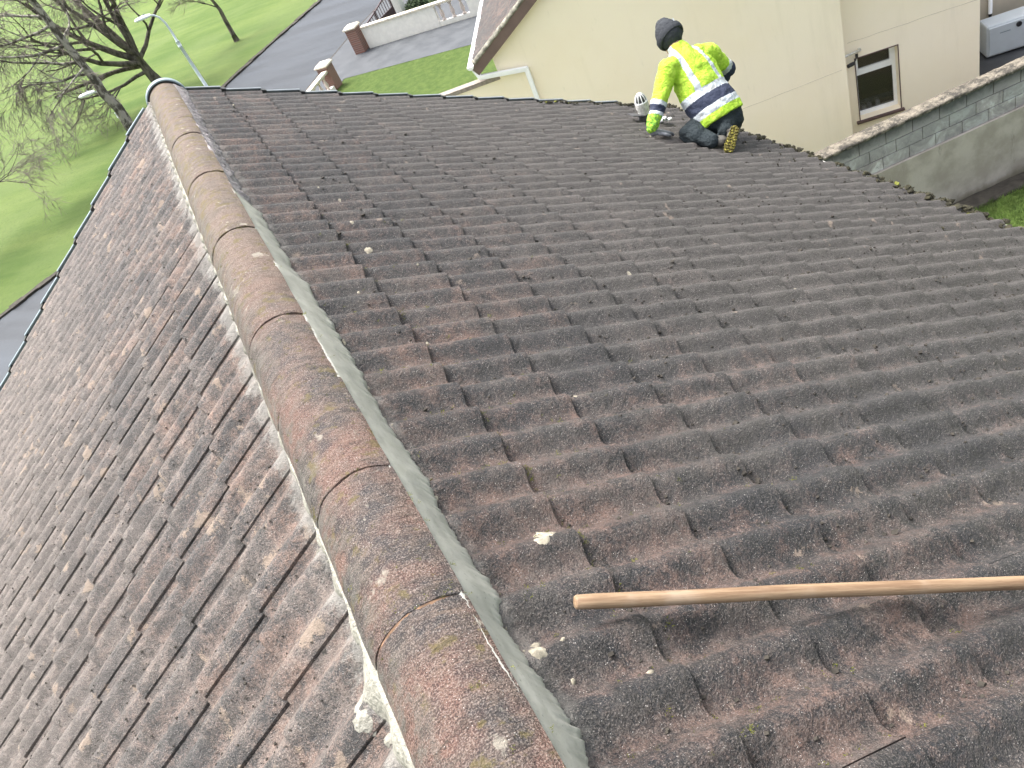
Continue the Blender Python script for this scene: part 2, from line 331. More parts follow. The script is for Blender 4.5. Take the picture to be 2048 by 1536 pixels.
M['leaf'] = simple('hedge_leaves', (.045, .075, .03), .8, .5, 10)
M['blade'] = simple('grass_blades', (.11, .18, .035), .8, .5, 4)
M['baluster'] = simple('pinkish_cast_stone', (.60, .52, .47), .8, .1, 12, .004)
M['gate'] = simple('brown_painted_metal', (.075, .045, .05), .45, .15, 12)

# ================================================================== THE SETTING
GZ = -7.4
def sheet(name, pts, mat, z, kind='structure'):
    mb = MB(); mb.add([(x, y, z) for x, y in pts], [tuple(range(len(pts)))])
    return solo(name, mb, mat, None, None, (0, 0, 0), kind=kind)
mb = MB(); n = 2; mb.add([(-600, -600, GZ), (600, -600, GZ), (600, 600, GZ), (-600, 600, GZ)], [(0, 1, 2, 3)])
solo('ground', mb, M['lawn'], None, None, (0, 0, 0), kind='structure')
roadL = [(-60, 2), (-30, 12.3), (-14, 18.3), (-8.8, 20.57), (-6.51, 21.66), (-3.6, 24.6), (-1, 28.6), (1.69, 33.2), (4.2, 35.6), (8.28, 39.14), (40, 67.8)]
roadR = [(46, 61.5), (13, 35.5), (7.2, 29.85), (5.57, 27.92), (3.3, 25), (.6, 21.5), (-3.0, 17.5), (-9, 12.6), (-28, 5.5), (-58, -5)]
sheet('road', roadL + roadR, M['road'], GZ + .004)
pathR = [(4.98, 24.31), (6.26, 25.83), (9.41, 29.1), (16, 36), (48, 60)]
pathA = [(-28, 5.5), (-9, 12.6), (-3.0, 17.5), (.6, 21.5), (3.3, 25), (5.57, 27.92), (7.2, 29.85), (13, 35.5), (46, 61.5)]
sheet('footpath', [(48, 59.4), (16, 34.2), (9.3, 28.7), (6.26, 25.83), (4.98, 24.31), (2, 21), (-2, 16.5), (-8, 11.4), (-27, 4)] + pathA, M['path'], GZ + .05)
mb = MB()                                                    # step of the footpath along the road
for a, b in zip(pathA[:-1], pathA[1:]):
    a = Vector((*a, GZ)); b = Vector((*b, GZ)); d = (b - a).normalized(); nn = Vector((-d.y, d.x, 0))
    mb.box((a + b) / 2 + nn * .03 + Vector((0, 0, .027)), d, nn, (0, 0, 1), (b - a).length / 2, .035, .027)
solo('path_kerb', mb, M['soil'], None, None, (0, 0, 0), kind='structure')
mb = MB()
for a, b in zip(roadL[:-1], roadL[1:]):
    a = Vector((*a, GZ)); b = Vector((*b, GZ)); d = (b - a).normalized(); nn = Vector((-d.y, d.x, 0)); L = (b - a).length
    k = max(1, int(L / .5))
    for i in range(min(k, 80)):
        c = a + (b - a) * ((i + .5) / k)
        mb.box(c + nn * .12 + Vector((0, 0, .03)), d, nn, (0, 0, 1), L / k / 2, .13 + random.uniform(-.03, .05), .035 + random.uniform(-.01, .02))
solo('verge_soil_edge', mb, M['soil'], None, None, (0, 0, 0), kind='structure')
sheet('driveway', [(4.98, 24.31), (6.26, 25.83), (6.9, 26.6), (10.37, 23.35), (17, 17), (15.5, 14.2), (9.07, 20.62), (5.25, 24.62), (4.75, 25.0)][:8] , M['path'], GZ + .054)
def rough_poly(pts, step, j):
    out = []
    for a, b in zip(pts, pts[1:] + pts[:1]):
        a = Vector(a); b = Vector(b); k = max(1, int((b - a).length / step))
        for i in range(k): out.append(tuple(a + (b - a) * (i / k) + Vector((random.uniform(-j, j), random.uniform(-j, j)))))
    return out
sheet('garden_lawn', rough_poly([(4.95, 24.2), (5.25, 24.55), (9.07, 20.55), (15.5, 14.1), (12, 8), (4, 6), (1, 12), (2, 20)], .12, .02), M['garden'], GZ + .062)
sheet('yard', [(10.8, 2.2), (9.5, 5.5), (13.8, 9.0), (22, 3), (20, -4)], M['yard'], GZ + .008)
sheet('back_lawn', [(4.5, 2.05), (9.2, .95), (11.4, .4), (18, -1.2), (14, -14), (4.5, -14)], M['garden'], GZ + .02)

sheet('next_driveway', [(9.3, 28.2), (8.9, 25.2), (13.8, 20.6), (17.5, 25)], M['path'], GZ + .05)
# ================================================================== OUR HOUSE: tiled roof, ridge, verge, gutter
TH = 0.5244
house = thing('house', 'brown concrete tiled house roof with half round ridge in the foreground', 'house', (0, -4, GZ))
EX = {1: Vector((math.cos(TH), 0, -math.sin(TH))), -1: Vector((-math.cos(TH), 0, -math.sin(TH)))}
EN = {1: Vector((math.sin(TH), 0, math.cos(TH))), -1: Vector((-math.sin(TH), 0, math.cos(TH)))}
G = .3122; A = .038; DROP = .019
def prof(u):                       # roll profile, period 1
    return A * (.5 + .5 * math.cos(2 * PI * u)) ** 1.1
def tiles(O, ex, ey, en, ncourse, s1, bound, crest, ymin, ymax, h0, lipside, flip, g=G, ny=22, ns=7, jit=1.0, s_norm=4.5, gap=.0005, amp=1.0):
    """every tile of a slope, as separate shells in one mesh; returns verts, faces, per-face value, s value"""
    V = []; F = []; TV = []; TS = []; tiles.roll = TR = []
    c0 = math.floor((ymin - bound) / .3); c1 = math.ceil((ymax - bound) / .3)
    for i in range(ncourse):
        sl = s1 + i * g; su = sl - g - .05
        for c in range(c0, c1):
            ya = bound + c * .3 + gap; yb = ya + .3 - 2 * gap
            if yb < ymin or ya > ymax: continue
            yb = min(yb, ymax)
            ds = random.gauss(0, .0035) * jit; dh = random.gauss(0, .0011) * jit; yaw = random.gauss(0, .007) * jit; roll = random.gauss(0, .004) * jit
            ty = random.gauss(0, .0015) * jit; tv = random.random(); o = len(V); seed = random.uniform(0, 50)
            ym = (ya + yb) / 2
            rows = [su, sl - g * .98, sl - g * .7, sl - g * .4, sl - g * .15, sl - .016, sl - .004, sl, sl]
            nr = len(rows)
            for r, s_ in enumerate(rows):
                for q in range(-1, ny + 2):
                    qq = min(max(q, 0), ny); y = ya + (yb - ya) * qq / ny
                    h = h0 - A * amp + amp * prof((y - crest) / .15) + DROP * (s_ - sl) / g + dh + roll * (y - ym)
                    e = (yb - y) if lipside > 0 else (y - ya)
                    h += .0045 * max(0, 1 - e / .03)
                    s2 = s_ + (ds + yaw * (y - ym) + .004 * N3((y * 9, i * 3.1, seed)) + .0015 * N3((y * 45, i, seed))) * (1 if r > 2 else 0)
                    h += .0012 * N3((y * 14, s_ * 14, seed))
                    if r == nr - 3: h -= .0008
                    if r == nr - 2: h -= .0055
                    if r == nr - 1: h -= .040; s2 -= .003
                    if q < 0 or q > ny: h -= .020
                    P = O + ex * s2 + ey * (y + ty) + en * h
                    V.append((P.x, P.y, P.z))
            nc = ny + 3
            for r in range(nr - 1):
                for q in range(nc - 1):
                    a = o + r * nc + q; f = (a, a + 1, a + nc + 1, a + nc)
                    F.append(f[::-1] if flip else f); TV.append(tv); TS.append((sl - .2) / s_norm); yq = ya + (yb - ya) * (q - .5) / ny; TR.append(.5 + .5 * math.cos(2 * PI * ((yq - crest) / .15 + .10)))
    return V, F, TV, TS
def slope_obj(name, data, mat, parent, label=None):
    V, F, TV, TS = data; r = ROOT[parent.name]
    me = bpy.data.meshes.new(name)
    a = np.array(V, dtype=np.float64) - np.array([r.x, r.y, r.z])
    me.from_pydata(a.tolist(), [], F)
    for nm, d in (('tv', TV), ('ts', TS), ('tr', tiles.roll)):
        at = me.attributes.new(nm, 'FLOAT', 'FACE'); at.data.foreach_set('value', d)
    me.polygons.foreach_set('use_smooth', [True] * len(F)); me.materials.append(mat)
    try: me.set_sharp_from_angle(angle=math.radians(38))
    except Exception: pass
    me.update(); o = bpy.data.objects.new(name, me); COL.objects.link(o); o.parent = parent; ROOT[o.name] = r
    if label: o['label'] = label
    return o
O0 = Vector((0, 0, 0)); EY = Vector((0, 1, 0))
YMIN = -8.2
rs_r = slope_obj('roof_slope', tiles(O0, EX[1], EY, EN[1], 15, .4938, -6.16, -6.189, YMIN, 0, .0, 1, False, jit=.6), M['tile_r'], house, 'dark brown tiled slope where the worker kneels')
rs_l = slope_obj('roof_slope', tiles(O0, EX[-1], EY, EN[-1], 15, .4429, -3.5585, -3.5135, YMIN, 0, .0, -1, True, gap=.0020, amp=1.15, jit=.6), M['tile_l'], house, 'dusty tiled slope left of the ridge, brighter light in its colour')
mb = MB()                                                    # battens and felt seen only through the joints
for sd in (1, -1):
    a = [EX[sd] * s + EN[sd] * -.085 for s in (0.05, 4.8)]
    for yy_ in ((YMIN, -.02),):
        mb.add([a[0] + EY * yy_[0], a[1] + EY * yy_[0], a[1] + EY * yy_[1], a[0] + EY * yy_[1]], [(0, 1, 2, 3)])
part('roof_underlay', mb, M['tile_edge'], house)
# walls of the house below the roof
mb = MB()
xe = 3.85; ze = -2.42
mb.prism([(-xe, -.12, GZ), (xe, -.12, GZ), (xe, -.12, -2.5), (0, -.12, -.22), (-xe, -.12, -2.5)], (0, YMIN + .2, 0))
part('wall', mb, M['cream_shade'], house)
# fascia and gutter
for sd in (1, -1):
    mb = MB(); x0 = sd * 4.12
    mb.box((x0, YMIN / 2, -2.57), (1, 0, 0), (0, 1, 0), (0, 0, 1), .012, -YMIN / 2, .09)
    part('fascia', mb, M['brown'], house)
    mb = MB(); pts = []
    nn = 10; R_ = .062; cx_ = sd * 4.20; cz_ = -2.515
    for yv in (YMIN, .02):
        for k_ in range(nn + 1):
            t = PI + PI * k_ / nn; pts.append((cx_ + R_ * math.cos(t), yv, cz_ + R_ * math.sin(t)))
        for k_ in range(nn, -1, -1):
            t = PI + PI * k_ / nn; pts.append((cx_ + (R_ - .005) * math.cos(t), yv, cz_ + (R_ - .005) * math.sin(t)))
    m2 = 2 * (nn + 1); mb.add(pts, [(i, (i + 1) % m2, m2 + (i + 1) % m2, m2 + i) for i in range(m2)])
    part('gutter', mb, M['white_dirty'], house)
# ridge: separate half round tiles bedded in mortar
RX = .035; RR = .138
def rz(y): return -.078 - .013 * (y + 5.0) if y > -5 else -.078
ridge_root = MB()
def rcirc(t, y, rr): return Vector((RX + rr * math.cos(t), y, rz(y) + rr * math.sin(t)))
# bedding core under the ridge tiles = the 'ridge' part
for j in range(40):
    ya = YMIN + (0 - YMIN) * j / 40; yb = YMIN + (0 - YMIN) * (j + 1) / 40
    ring = []
    for y in (ya, yb):
        for k_ in range(13): ring.append(rcirc(math.radians(48 + 140 * k_ / 12), y, RR - .0085))
    ridge_root.add(ring, [(k_, k_ + 1, 14 + k_, 13 + k_) for k_ in range(12)])
M['joint_mortar'] = simple('orange_brown_joint_mortar', (.19, .115, .07), .9, .5, 40, .004, 120)
ridge = part('ridge', ridge_root, M['joint_mortar'], house)
J0 = -4.077; JL = .4606
joints = sorted([J0 + k_ * JL for k_ in range(-8, 9)] + [0.0, ])
for a, b in zip(joints[:-1], joints[1:]):
    if b < YMIN or b - a < .1: continue
    mb = MB(); gp = .0010 if a < -3.2 else .0004; ya = a + gp; yb = b - gp if b < -.01 else b
    ny = 26; nx = 34; dz = random.gauss(0, .003); dx = random.gauss(0, .002); tl = random.gauss(0, .005); sd_ = random.uniform(0, 90)
    P = []
    for i in range(ny + 1):
        f = i / ny; y = ya + (yb - ya) * f; ym = (ya + yb) / 2
        edge = min(y - ya, yb - y)
        for q in range(nx + 1):
            t = math.radians(41.5 + 148.5 * q / nx)
            rr = RR - .0025 * max(0, 1 - edge / .007) ** 2 + .0030 * N3((math.cos(t) * 3 + sd_, y * 7, math.sin(t) * 3)) + .0009 * N3((math.cos(t) * 14 + sd_, y * 60, math.sin(t) * 14))
            yy_ = y + (.002 * N3((t * 6, sd_, 0)) if 0 < i < ny else .003 * N3((t * 5, sd_, i)))
            p = rcirc(t, yy_, rr); p.z += dz + tl * (y - ym); p.x += dx; P.append(p)
    mb.grid(P, ny + 1, nx + 1)
    # thickness at both ends
    for i in (0, ny):
        o = [P[i * (nx + 1) + q] for q in range(nx + 1)]
        ii = [rcirc(math.radians(41.5 + 148.5 * q / nx), p_.y, RR - .024) for q, p_ in enumerate(o)]
        mb.add(o + ii, [(q, q + 1, nx + 2 + q, nx + 1 + q) for q in range(nx)])
    o_ = part('ridge_tile', mb, M['ridge'], ridge, smooth=True)
# grey plastic end cap of the ridge
mb = MB()
n_ = 26
for (r0, r1, y0, y1) in ((RR + .013, RR + .025, -.04, .05),):
    P = []
    for k_ in range(n_ + 1):
        t = math.radians(-18 + 216 * k_ / n_)
        for (rr, y) in ((r0, y0), (r1, y0), (r1, y1), (r0, y1)): P.append(rcirc(t, y, rr))
    for k_ in range(n_):
        for e in range(4): mb.add([], []); mb.f.append((k_ * 4 + e, k_ * 4 + (e + 1) % 4, (k_ + 1) * 4 + (e + 1) % 4, (k_ + 1) * 4 + e)); mb.mi.append(0)
    mb.v = [tuple(p) for p in P]
cb = MB(); cb.v = []
for k_ in range(n_ + 1):
    t = math.radians(-18 + 216 * k_ / n_); cb.v += [tuple(rcirc(t, y, rr)) for rr, y in ((RR + .001, -.03), (RR + .0125, -.03), (RR + .0125, .045), (RR + .001, .045))]
for k_ in range(n_):
    for e in range(4): cb.f.append((k_ * 4 + e, k_ * 4 + (e + 1) % 4, (k_ + 1) * 4 + (e + 1) % 4, (k_ + 1) * 4 + e)); cb.mi.append(0)
part('end_cap_seal', cb, M['black'], ridge)
disc = [rcirc(math.radians(-18 + 216 * k_ / n_), .048, RR + .005) for k_ in range(n_ + 1)]
mb.add(disc, [tuple(range(n_ + 1))])
part('end_cap', mb, M['vergelight'], ridge, bevel=.003)
# ---- bedding mortar strips
def interp(tab, y):
    if y <= tab[0][0]: return tab[0][1]
    for (a, va), (b, vb) in zip(tab[:-1], tab[1:]):
        if y <= b: return va + (vb - va) * (y - a) / (b - a)
    return tab[-1][1]
def tile_h(y, crest, s_, s1):
    i = math.ceil((s_ - s1) / G); sl = s1 + i * G
    return -A + prof((y - crest) / .15) + DROP * (s_ - sl) / G
def mortar(name, mat, sd, y0, y1, tab, crest, s1, a0, rag, bulge, lump, label, step=.0045, nx=16):
    mb = MB(); ys = np.arange(y0, y1, step); P = []
    for y in ys:
        y = float(y)
        so_s = interp(tab, y) + (.003 if sd > 0 else 0) + rag * .8 * N3((y * 6, 6, sd))
        so_ = so_s + rag * (.8 * N3((y * 19, 3, sd)) + .6 * N3((y * 70, 8, sd)) + .35 * N3((y * 190, 5, sd)))
        aa_s = a0 + .05 * N3((y * 9, 9, sd)); aa = aa_s + .03 * N3((y * 80, 2, sd)) + .025 * N3((y * 200, 2, sd))
        t = aa if sd > 0 else PI - aa
        p0 = rcirc(t, y, RR + .0015); p0s = rcirc(aa_s if sd > 0 else PI - aa_s, y, RR + .0015)
        th_ = tile_h(y, crest, so_, s1); hh = (.16 * th_ - .84 * A * .42) if lump < .006 and sd > 0 else th_
        p1 = EX[sd] * so_ + EN[sd] * (hh - .001) + EY * y; p1s = EX[sd] * so_s + EN[sd] * (hh - .001) + EY * y
        pi = p0 + (Vector((RX, y, rz(y))) - p0) * .08
        nrm = Vector((p1.z - p0.z, 0, -(p1.x - p0.x))).normalized() * (-1 if sd > 0 else 1)
        if nrm.z < 0: nrm = -nrm
        ph = (y / .085) % 1.0
        for q in range(nx + 1):
            f = q / nx
            b = bulge * math.sin(PI * min(1, f * 1.0)) * (1 - .45 * f)
            b += lump * (N3((y * 5 + f, f * 2, 4 + sd)) * .9 + N3((y * 17 - f, f * 3, 7)) * .5) * math.sin(PI * f) ** .5
            p = p0s + (p1s - p0s) * f + (p0 - p0s) * (1 - f) ** 5 + (p1 - p1s) * f ** 4 + nrm * b
            P.append(p if 0 < q < nx else (pi if q == 0 else p1 - EN[sd] * (.012 + (max(0, hh - th_) if hh != th_ else 0))))
    mb.grid(P, len(ys), nx + 1)
    return part(name, mb, mat, house, smooth=True, label=label)
tabR = [(-8.2, .205), (-6.29, .204), (-6.13, .222), (-6.04, .204), (-5.93, .206), (-5.86, .232), (-5.8, .225), (-5.62, .214), (-5.41, .224), (-5.27, .227), (-5.13, .214), (-4.86, .229), (-4.61, .232), (-4.22, .234), (-3.79, .216), (-3.4, .222), (-3.18, .222), (-2.98, .18)]
mortar('mortar_bed', M['mortar'], 1, YMIN, -2.96, tabR, -6.189, .4938, math.radians(47), .019, .004, .0014, 'smooth fresh grey mortar strip right of the ridge')
tabO = [(-2.98, .21), (-1.92, .215), (0, .235)]
mortar('mortar_bed', M['mortar_old'], 1, -2.97, -.005, tabO, -6.189, .4938, math.radians(47), .020, .005, .010, 'rough old lilac grey mortar at the far end', step=.008, nx=12)
tabL = [(-8.2, .16), (-6.04, .165), (-5.93, .185), (-5.86, .20), (-5.80, .155), (-5.46, .148), (-5.16, .140), (-4.76, .146), (-4.13, .122), (-3.8, .132), (-3.24, .136), (-2.48, .152), (-1.79, .146), (-.91, .134), (0, .12)]
mortar('mortar_bed', M['mortar_dry'], -1, YMIN, -.005, tabL, -3.5135, .4429, math.radians(20), .009, .006, .004, 'thin dried cream mortar strip left of the ridge')
# splashes of mortar and lime next to the strips
mb = MB()
def splat(mb, sd, s_, y, r, th_=.004, sc=(1, 1)):
    s1 = .4938 if sd > 0 else .4429; cr = -6.189 if sd > 0 else -3.5135
    n_ = 18; c0_ = len(mb.v); ang0 = random.uniform(0, 6); P = []; sdn = random.uniform(0, 99)
    for rr_, lift in ((0, th_), (.55, th_), (1, -.003)):
        for k_ in range(n_):
            a_ = 2 * PI * k_ / n_; q = rr_ * r * (1 + .45 * N3((math.cos(a_) * 1.7 + sdn, math.sin(a_) * 1.7, 0)) + .18 * N3((math.cos(a_) * 6 + sdn, math.sin(a_) * 6, 0)))
            s2 = s_ + q * math.cos(a_) * sc[0]; y2 = y + q * math.sin(a_) * sc[1]
            P.append(EX[sd] * s2 + EN[sd] * (tile_h(y2, cr, s2, s1) + lift + .002 * N3((y2 * 60, s2 * 60, 0))) + EY * y2)
    mb.add(P, [(a * n_ + k_, a * n_ + (k_ + 1) % n_, (a + 1) * n_ + (k_ + 1) % n_, (a + 1) * n_ + k_) for a in (0, 1) for k_ in range(n_)])
for k_ in range(60):
    y = random.uniform(-6.9, -.2); splat(mb, -1, interp(tabL, y) + abs(random.gauss(0, .010)), y, random.uniform(.003, .009), .002, (1.4, .8))
for y, s_, r in ((-5.88, .205, .030), (-5.93, .215, .028), (-5.86, .185, .02), (-5.99, .20, .014)): splat(mb, -1, s_, y, r, .005)
part('mortar_splashes', mb, M['mortar_dry'], house, smooth=True, label='cream mortar splashes beside the left strip')['kind'] = 'stuff'
mb = MB()
for k_ in range(30):
    y = random.uniform(-6.9, -3.0); splat(mb, 1, interp(tabR, y) + abs(random.gauss(0, .010)) + .003, y, random.uniform(.003, .009), .003)
for s_, y, r in ((.25, -6.0, .012), (.43, -6.15, .008), (.30, -6.02, .006), (.285, -6.10, .006), (.236, -6.03, .02)): splat(mb, 1, s_, y, r, .006)
part('mortar_splashes', mb, M['lichen'], house, smooth=True, label='small grey mortar splashes beside the right strip')['kind'] = 'stuff'
mb = MB()
splat(mb, 1, .425, -5.70, .030, .003, (.8, 1.3)); splat(mb, 1, .40, -5.735, .02, .003)
for k_ in range(9):                                           # ring of lichen on a tile
    a_ = .25 + k_ / 8 * 2.6; splat(mb, 1, .875 + .034 * math.cos(a_ + .3), -5.125 + .034 * math.sin(a_ + .3), .008, .0025)
for k_ in range(16):
    splat(mb, 1, random.uniform(.3, 4.4) , random.uniform(-6, -.3), random.uniform(.006, .016), .0015)
for k_ in range(14):
    splat(mb, 1, random.uniform(.26, .9) , random.uniform(-5, -.3), random.uniform(.005, .02), .0015)
part('lichen', mb, M['lichen'], house, smooth=True)['kind'] = 'stuff'
# ---- stepped plastic dry verge at the far gable
for sd in (1, -1):
    s1 = .4938 if sd > 0 else .4429
    vt = MB(); 
    for i in range(0, 15 if sd < 0 else 13):
        sl = s1 + i * G; su = sl - G + .012
        if i == 0: su = .19
        for (sa, sb, hw) in ((su, sl - .002, .018),):
            pa = EX[sd] * sa + EN[sd] * (-DROP + .008) + EY * .012; pb = EX[sd] * sb + EN[sd] * .010 + EY * .012
            d = (pb - pa).normalized(); up = EN[sd]
            vt.cur = 0; vt.box((pa + pb) / 2, d, EY, up, (pb - pa).length / 2, .018, .004)
            vt.box((pa + pb) / 2 - up * .05 + EY * .024, d, EY, up, (pb - pa).length / 2, .003, .05)
            vt.cur = 1; q = EX[sd] * (sl + .012) + EN[sd] * -.010 + EY * .006
            vt.box(q, EX[sd], EY, up, .024, .030, .012)
    part('verge_trim', vt, [M['vergegrey'] if sd > 0 else M['vergelight'], M['black']], house)
# ---- plastic soil vent with a cage
vp = MB(); vb = Vector((3.525, -.745, -1.985))
vp.lathe(vb - Vector((0, 0, .08)), [(.052, 0), (.052, .13), (.060, .132), (.060, .185), (.054, .187), (.052, .10), (.002, .10)], 24)
vent = part('vent_pipe', vp, M['white_dirty'], house, smooth=True, label='white soil vent pipe rising through the far tiles')
for p_ in vent.data.polygons: p_.use_smooth = False
cg = MB(); top = vb + Vector((0, 0, .105))
for k_ in range(10):
    a_ = 2 * PI * k_ / 10
    cg.tube([top + Vector((math.cos(a_) * .055 * math.cos(e), math.sin(a_) * .055 * math.cos(e), .085 * math.sin(e))) for e in np.linspace(0, PI / 2 * .96, 8)], .0042, 5)
cg.lathe(top - Vector((0, 0, .004)), [(.058, 0), (.060, .004), (.058, .012)], 24); cg.lathe(top + Vector((0, 0, .080)), [(.014, 0), (.010, .008)], 12)
part('cage', cg, M['white'], vent)
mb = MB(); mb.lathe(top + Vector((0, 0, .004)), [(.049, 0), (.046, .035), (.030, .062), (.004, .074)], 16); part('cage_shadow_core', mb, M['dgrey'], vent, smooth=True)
cl = MB(); cl.lathe(vb - Vector((0, 0, .10)), [(.080, 0), (.070, .05), (.060, .075), (.056, .095)], 20)
for u_, v_, w_ in ((-.11, -.02, .05), (.02, -.12, .05)):
    cl.box(vb + EX[1] * u_ + EY * v_ - Vector((0, 0, .055 + u_ * .3)), EX[1], EY, EN[1], .06, .05, .004)
part('collar', cl, M['dgrey'], vent)
# ================================================================== moss, debris
def rpt(sd, s_, y, up=0):
    s1 = .4938 if sd > 0 else .4429; cr = -6.189 if sd > 0 else -3.5135
    return EX[sd] * s_ + EN[sd] * (tile_h(y, cr, s_, s1) + up) + EY * y
mb = MB()
for k_ in range(3800):                                        # lumps along the eaves and the far verge
    if k_ % 3: y = random.uniform(-4.6, 0); s_ = 4.885 + random.gauss(0, .035) + .02 * N3((y * 4, 0, 0))
    else: s_ = random.uniform(3.3, 4.9); y = -abs(random.gauss(0, .03)) + .01
    dens = .5 + N3((y * 5, s_ * 5, 1)) * 1.6
    if random.random() > dens: continue
    p = rpt(1, s_, y, .002); r = random.uniform(.006, .020) * (1.25 if k_ % 3 else 1)
    mb.cur = 0 if random.random() < .96 else 1; mb.blob(p, r * .75, 1, .5, (1.3, 1.3, .8))
for k_ in range(260):
    s_ = random.uniform(4.2, 4.9); y = random.uniform(-4.4, -.05); i = round((s_ - .4938) / G); s_ = .4938 + i * G + .01
    mb.cur = 0; mb.blob(rpt(1, s_, y, 0), random.uniform(.006, .016), 1, .35, (.7, 1.6, .7))
solo('moss', mb, [M['moss'], M['moss_green']], 'dark moss clumps growing along the far eaves edge', 'moss', (4.2, -2, -2.4), kind='stuff')
mb = MB()
for k_ in range(11000):                                        # crumbs lying in the troughs
    s_ = random.uniform(.35, 4.85); y = random.uniform(-6.7, -.1)
    if random.random() > .22 + .17 * s_ + N3((s_ * 2.2, y * 2.2, 5)) * .8: continue
    kk = round((y + 6.189) / .15 - .5) + .5; y = -6.189 + kk * .15 + random.gauss(0, .030)
    if random.random() < .30:
        i = math.floor((s_ - .4938) / G); s_ = .4938 + i * G + .012 + abs(random.gauss(0, .012))
    r = random.uniform(.0014, .0055) * (1 if random.random() < .9 else 1.7)
    mb.blob(rpt(1, s_, y, r * .3), r, 0, .4, (1.5, 1.2, .7))
for k_ in range(4200):
    s_ = random.uniform(.25, 3.4); y = random.uniform(-6.6, -.1); r = random.uniform(.0012, .0042)
    mb.blob(rpt(-1, s_, y, r * .2), r, 0, .4, (1.3, 1.3, .7))
solo('roof_debris', mb, M['debris'], 'dark crumbs of dirt and dead moss lying in the tile troughs', 'debris', (1.5, -3, -1), kind='stuff')
mb = MB()                                                     # sprigs of bright moss near the ridge
def tuft(c, nrm, r, n_):
    for j in range(n_):
        d = (nrm + Vector((random.gauss(0, .8), random.gauss(0, .8), random.gauss(0, .5)))).normalized(); s0 = c + Vector((random.gauss(0, r), random.gauss(0, r * 1.2), 0)) * .6
        w = d.orthogonal().normalized() * r * .13; l = r * random.uniform(.35, .85)
        mb.add([s0 - w, s0 + w, s0 + d * l + w * .2, s0 + d * l - w * .2], [(0, 1, 2, 3)])
for k_ in range(330):
    s_ = .24 + abs(random.gauss(0, .42)); y = random.uniform(-6.7, -3.2)
    if random.random() < .45: kk = round((y + 6.189) / .15); y = -6.189 + kk * .15 + .05
    elif random.random() < .4: s_ = .4938 + .012
    tuft(rpt(1, s_, y, .001), EN[1], random.uniform(.004, .010), random.randint(6, 16))
for k_ in range(170):
    y = random.choice(joints) + random.gauss(0, .008) if k_ % 2 else random.uniform(-6.6, -3.5)
    t = math.radians(random.uniform(30, 150) if k_ % 3 else random.uniform(35, 80)); p = rcirc(t, y, RR + .001)
    if y > -3.4: continue
    tuft(p, (p - Vector((RX, y, rz(y)))).normalized(), random.uniform(.003, .007), random.randint(6, 14))
solo('green_moss', mb, M['moss_green'], 'tiny bright green moss sprigs on ridge joints and near tiles', 'moss', (.3, -5, 0), kind='stuff')

# ================================================================== NEIGHBOURING HOUSE
AZ = math.radians(150.5); U = Vector((-math.cos(AZ), -math.sin(AZ), 0)); VN = Vector((-U.y, U.x, 0)); ZZ = Vector((0, 0, 1))
P0 = Vector((4.850, 6.511, 0))
def H(u, w, z): return P0 + U * u + VN * w + ZZ * z
nh = thing('neighbour_house', 'cream rendered house with brown barge board and white gutter across the gap', 'house', H(4, 4, GZ))
APU = 3.85; SL = .601; EZ = -3.36                              # roof underside at u = -.28
def rz_u(u): return EZ + SL * (min(u, 2 * APU - u) + .28)
mb = MB()
mb.prism([H(0, 0, GZ), H(5.67, 0, GZ), H(5.67, 0, rz_u(5.67) - .05), H(APU, 0, rz_u(APU) - .05), H(0, 0, rz_u(0) - .05)], VN * .35)
mb.prism([H(0, .35, GZ), H(.3, .35, GZ), H(.3, .35, rz_u(.3) - .1), H(0, .35, rz_u(0) - .1)], VN * 9)
part('wall', mb, M['cream'], nh, label='main cream gable wall')
# recessed part with a window opening
R = .35; wu0, wu1, wz0, wz1 = 5.90, 6.60, -6.84, -5.66
mb = MB()
def hbox(mb, u0, u1, w0, w1, z0, z1): mb.box(H((u0 + u1) / 2, (w0 + w1) / 2, (z0 + z1) / 2), U, VN, ZZ, (u1 - u0) / 2, (w1 - w0) / 2, (z1 - z0) / 2)
hbox(mb, 5.672, wu0, R, R + .3, GZ, wz1); hbox(mb, wu1, 7.91, R, R + .3, GZ, wz1); hbox(mb, wu0, wu1, R, R + .3, GZ, wz0); hbox(mb, 5.672, 7.91, R, R + .3, wz1, -2.0)
hbox(mb, 7.61, 7.908, R + .3, 6, GZ, -2.2)
part('wall', mb, M['cream'], nh, label='set back cream wall with the window')
mb = MB(); Q0 = Vector((13.87, 4.75, 0)); qu = (Q0 - P0).dot(U); qw = (Q0 - P0).dot(VN)
hbox(mb, 7.92, 14, qw, qw + .25, GZ, -3.0)
part('wall', mb, M['cream_shade'], nh, label='rear wall behind the tank in shade-darkened cream')
mb = MB(); a_ = H(qu + .30, qw - .05, -2.8); b_ = H(qu + .30, qw - .05, -6.84); mb.tube([a_, b_], .038, 12)
dp = part('downpipe', mb, M['white'], nh, smooth=True, label='white downpipe above the tank'); mb = MB(); mb.tube([b_, b_ - ZZ * .14], .030, 10); part('pipe_end', mb, M['black'], dp)
mb = MB(); hbox(mb, qu - .2, qu + .08, qw - .08, qw - .01, -6.50, -6.42); part('ledge', mb, M['white'], nh)
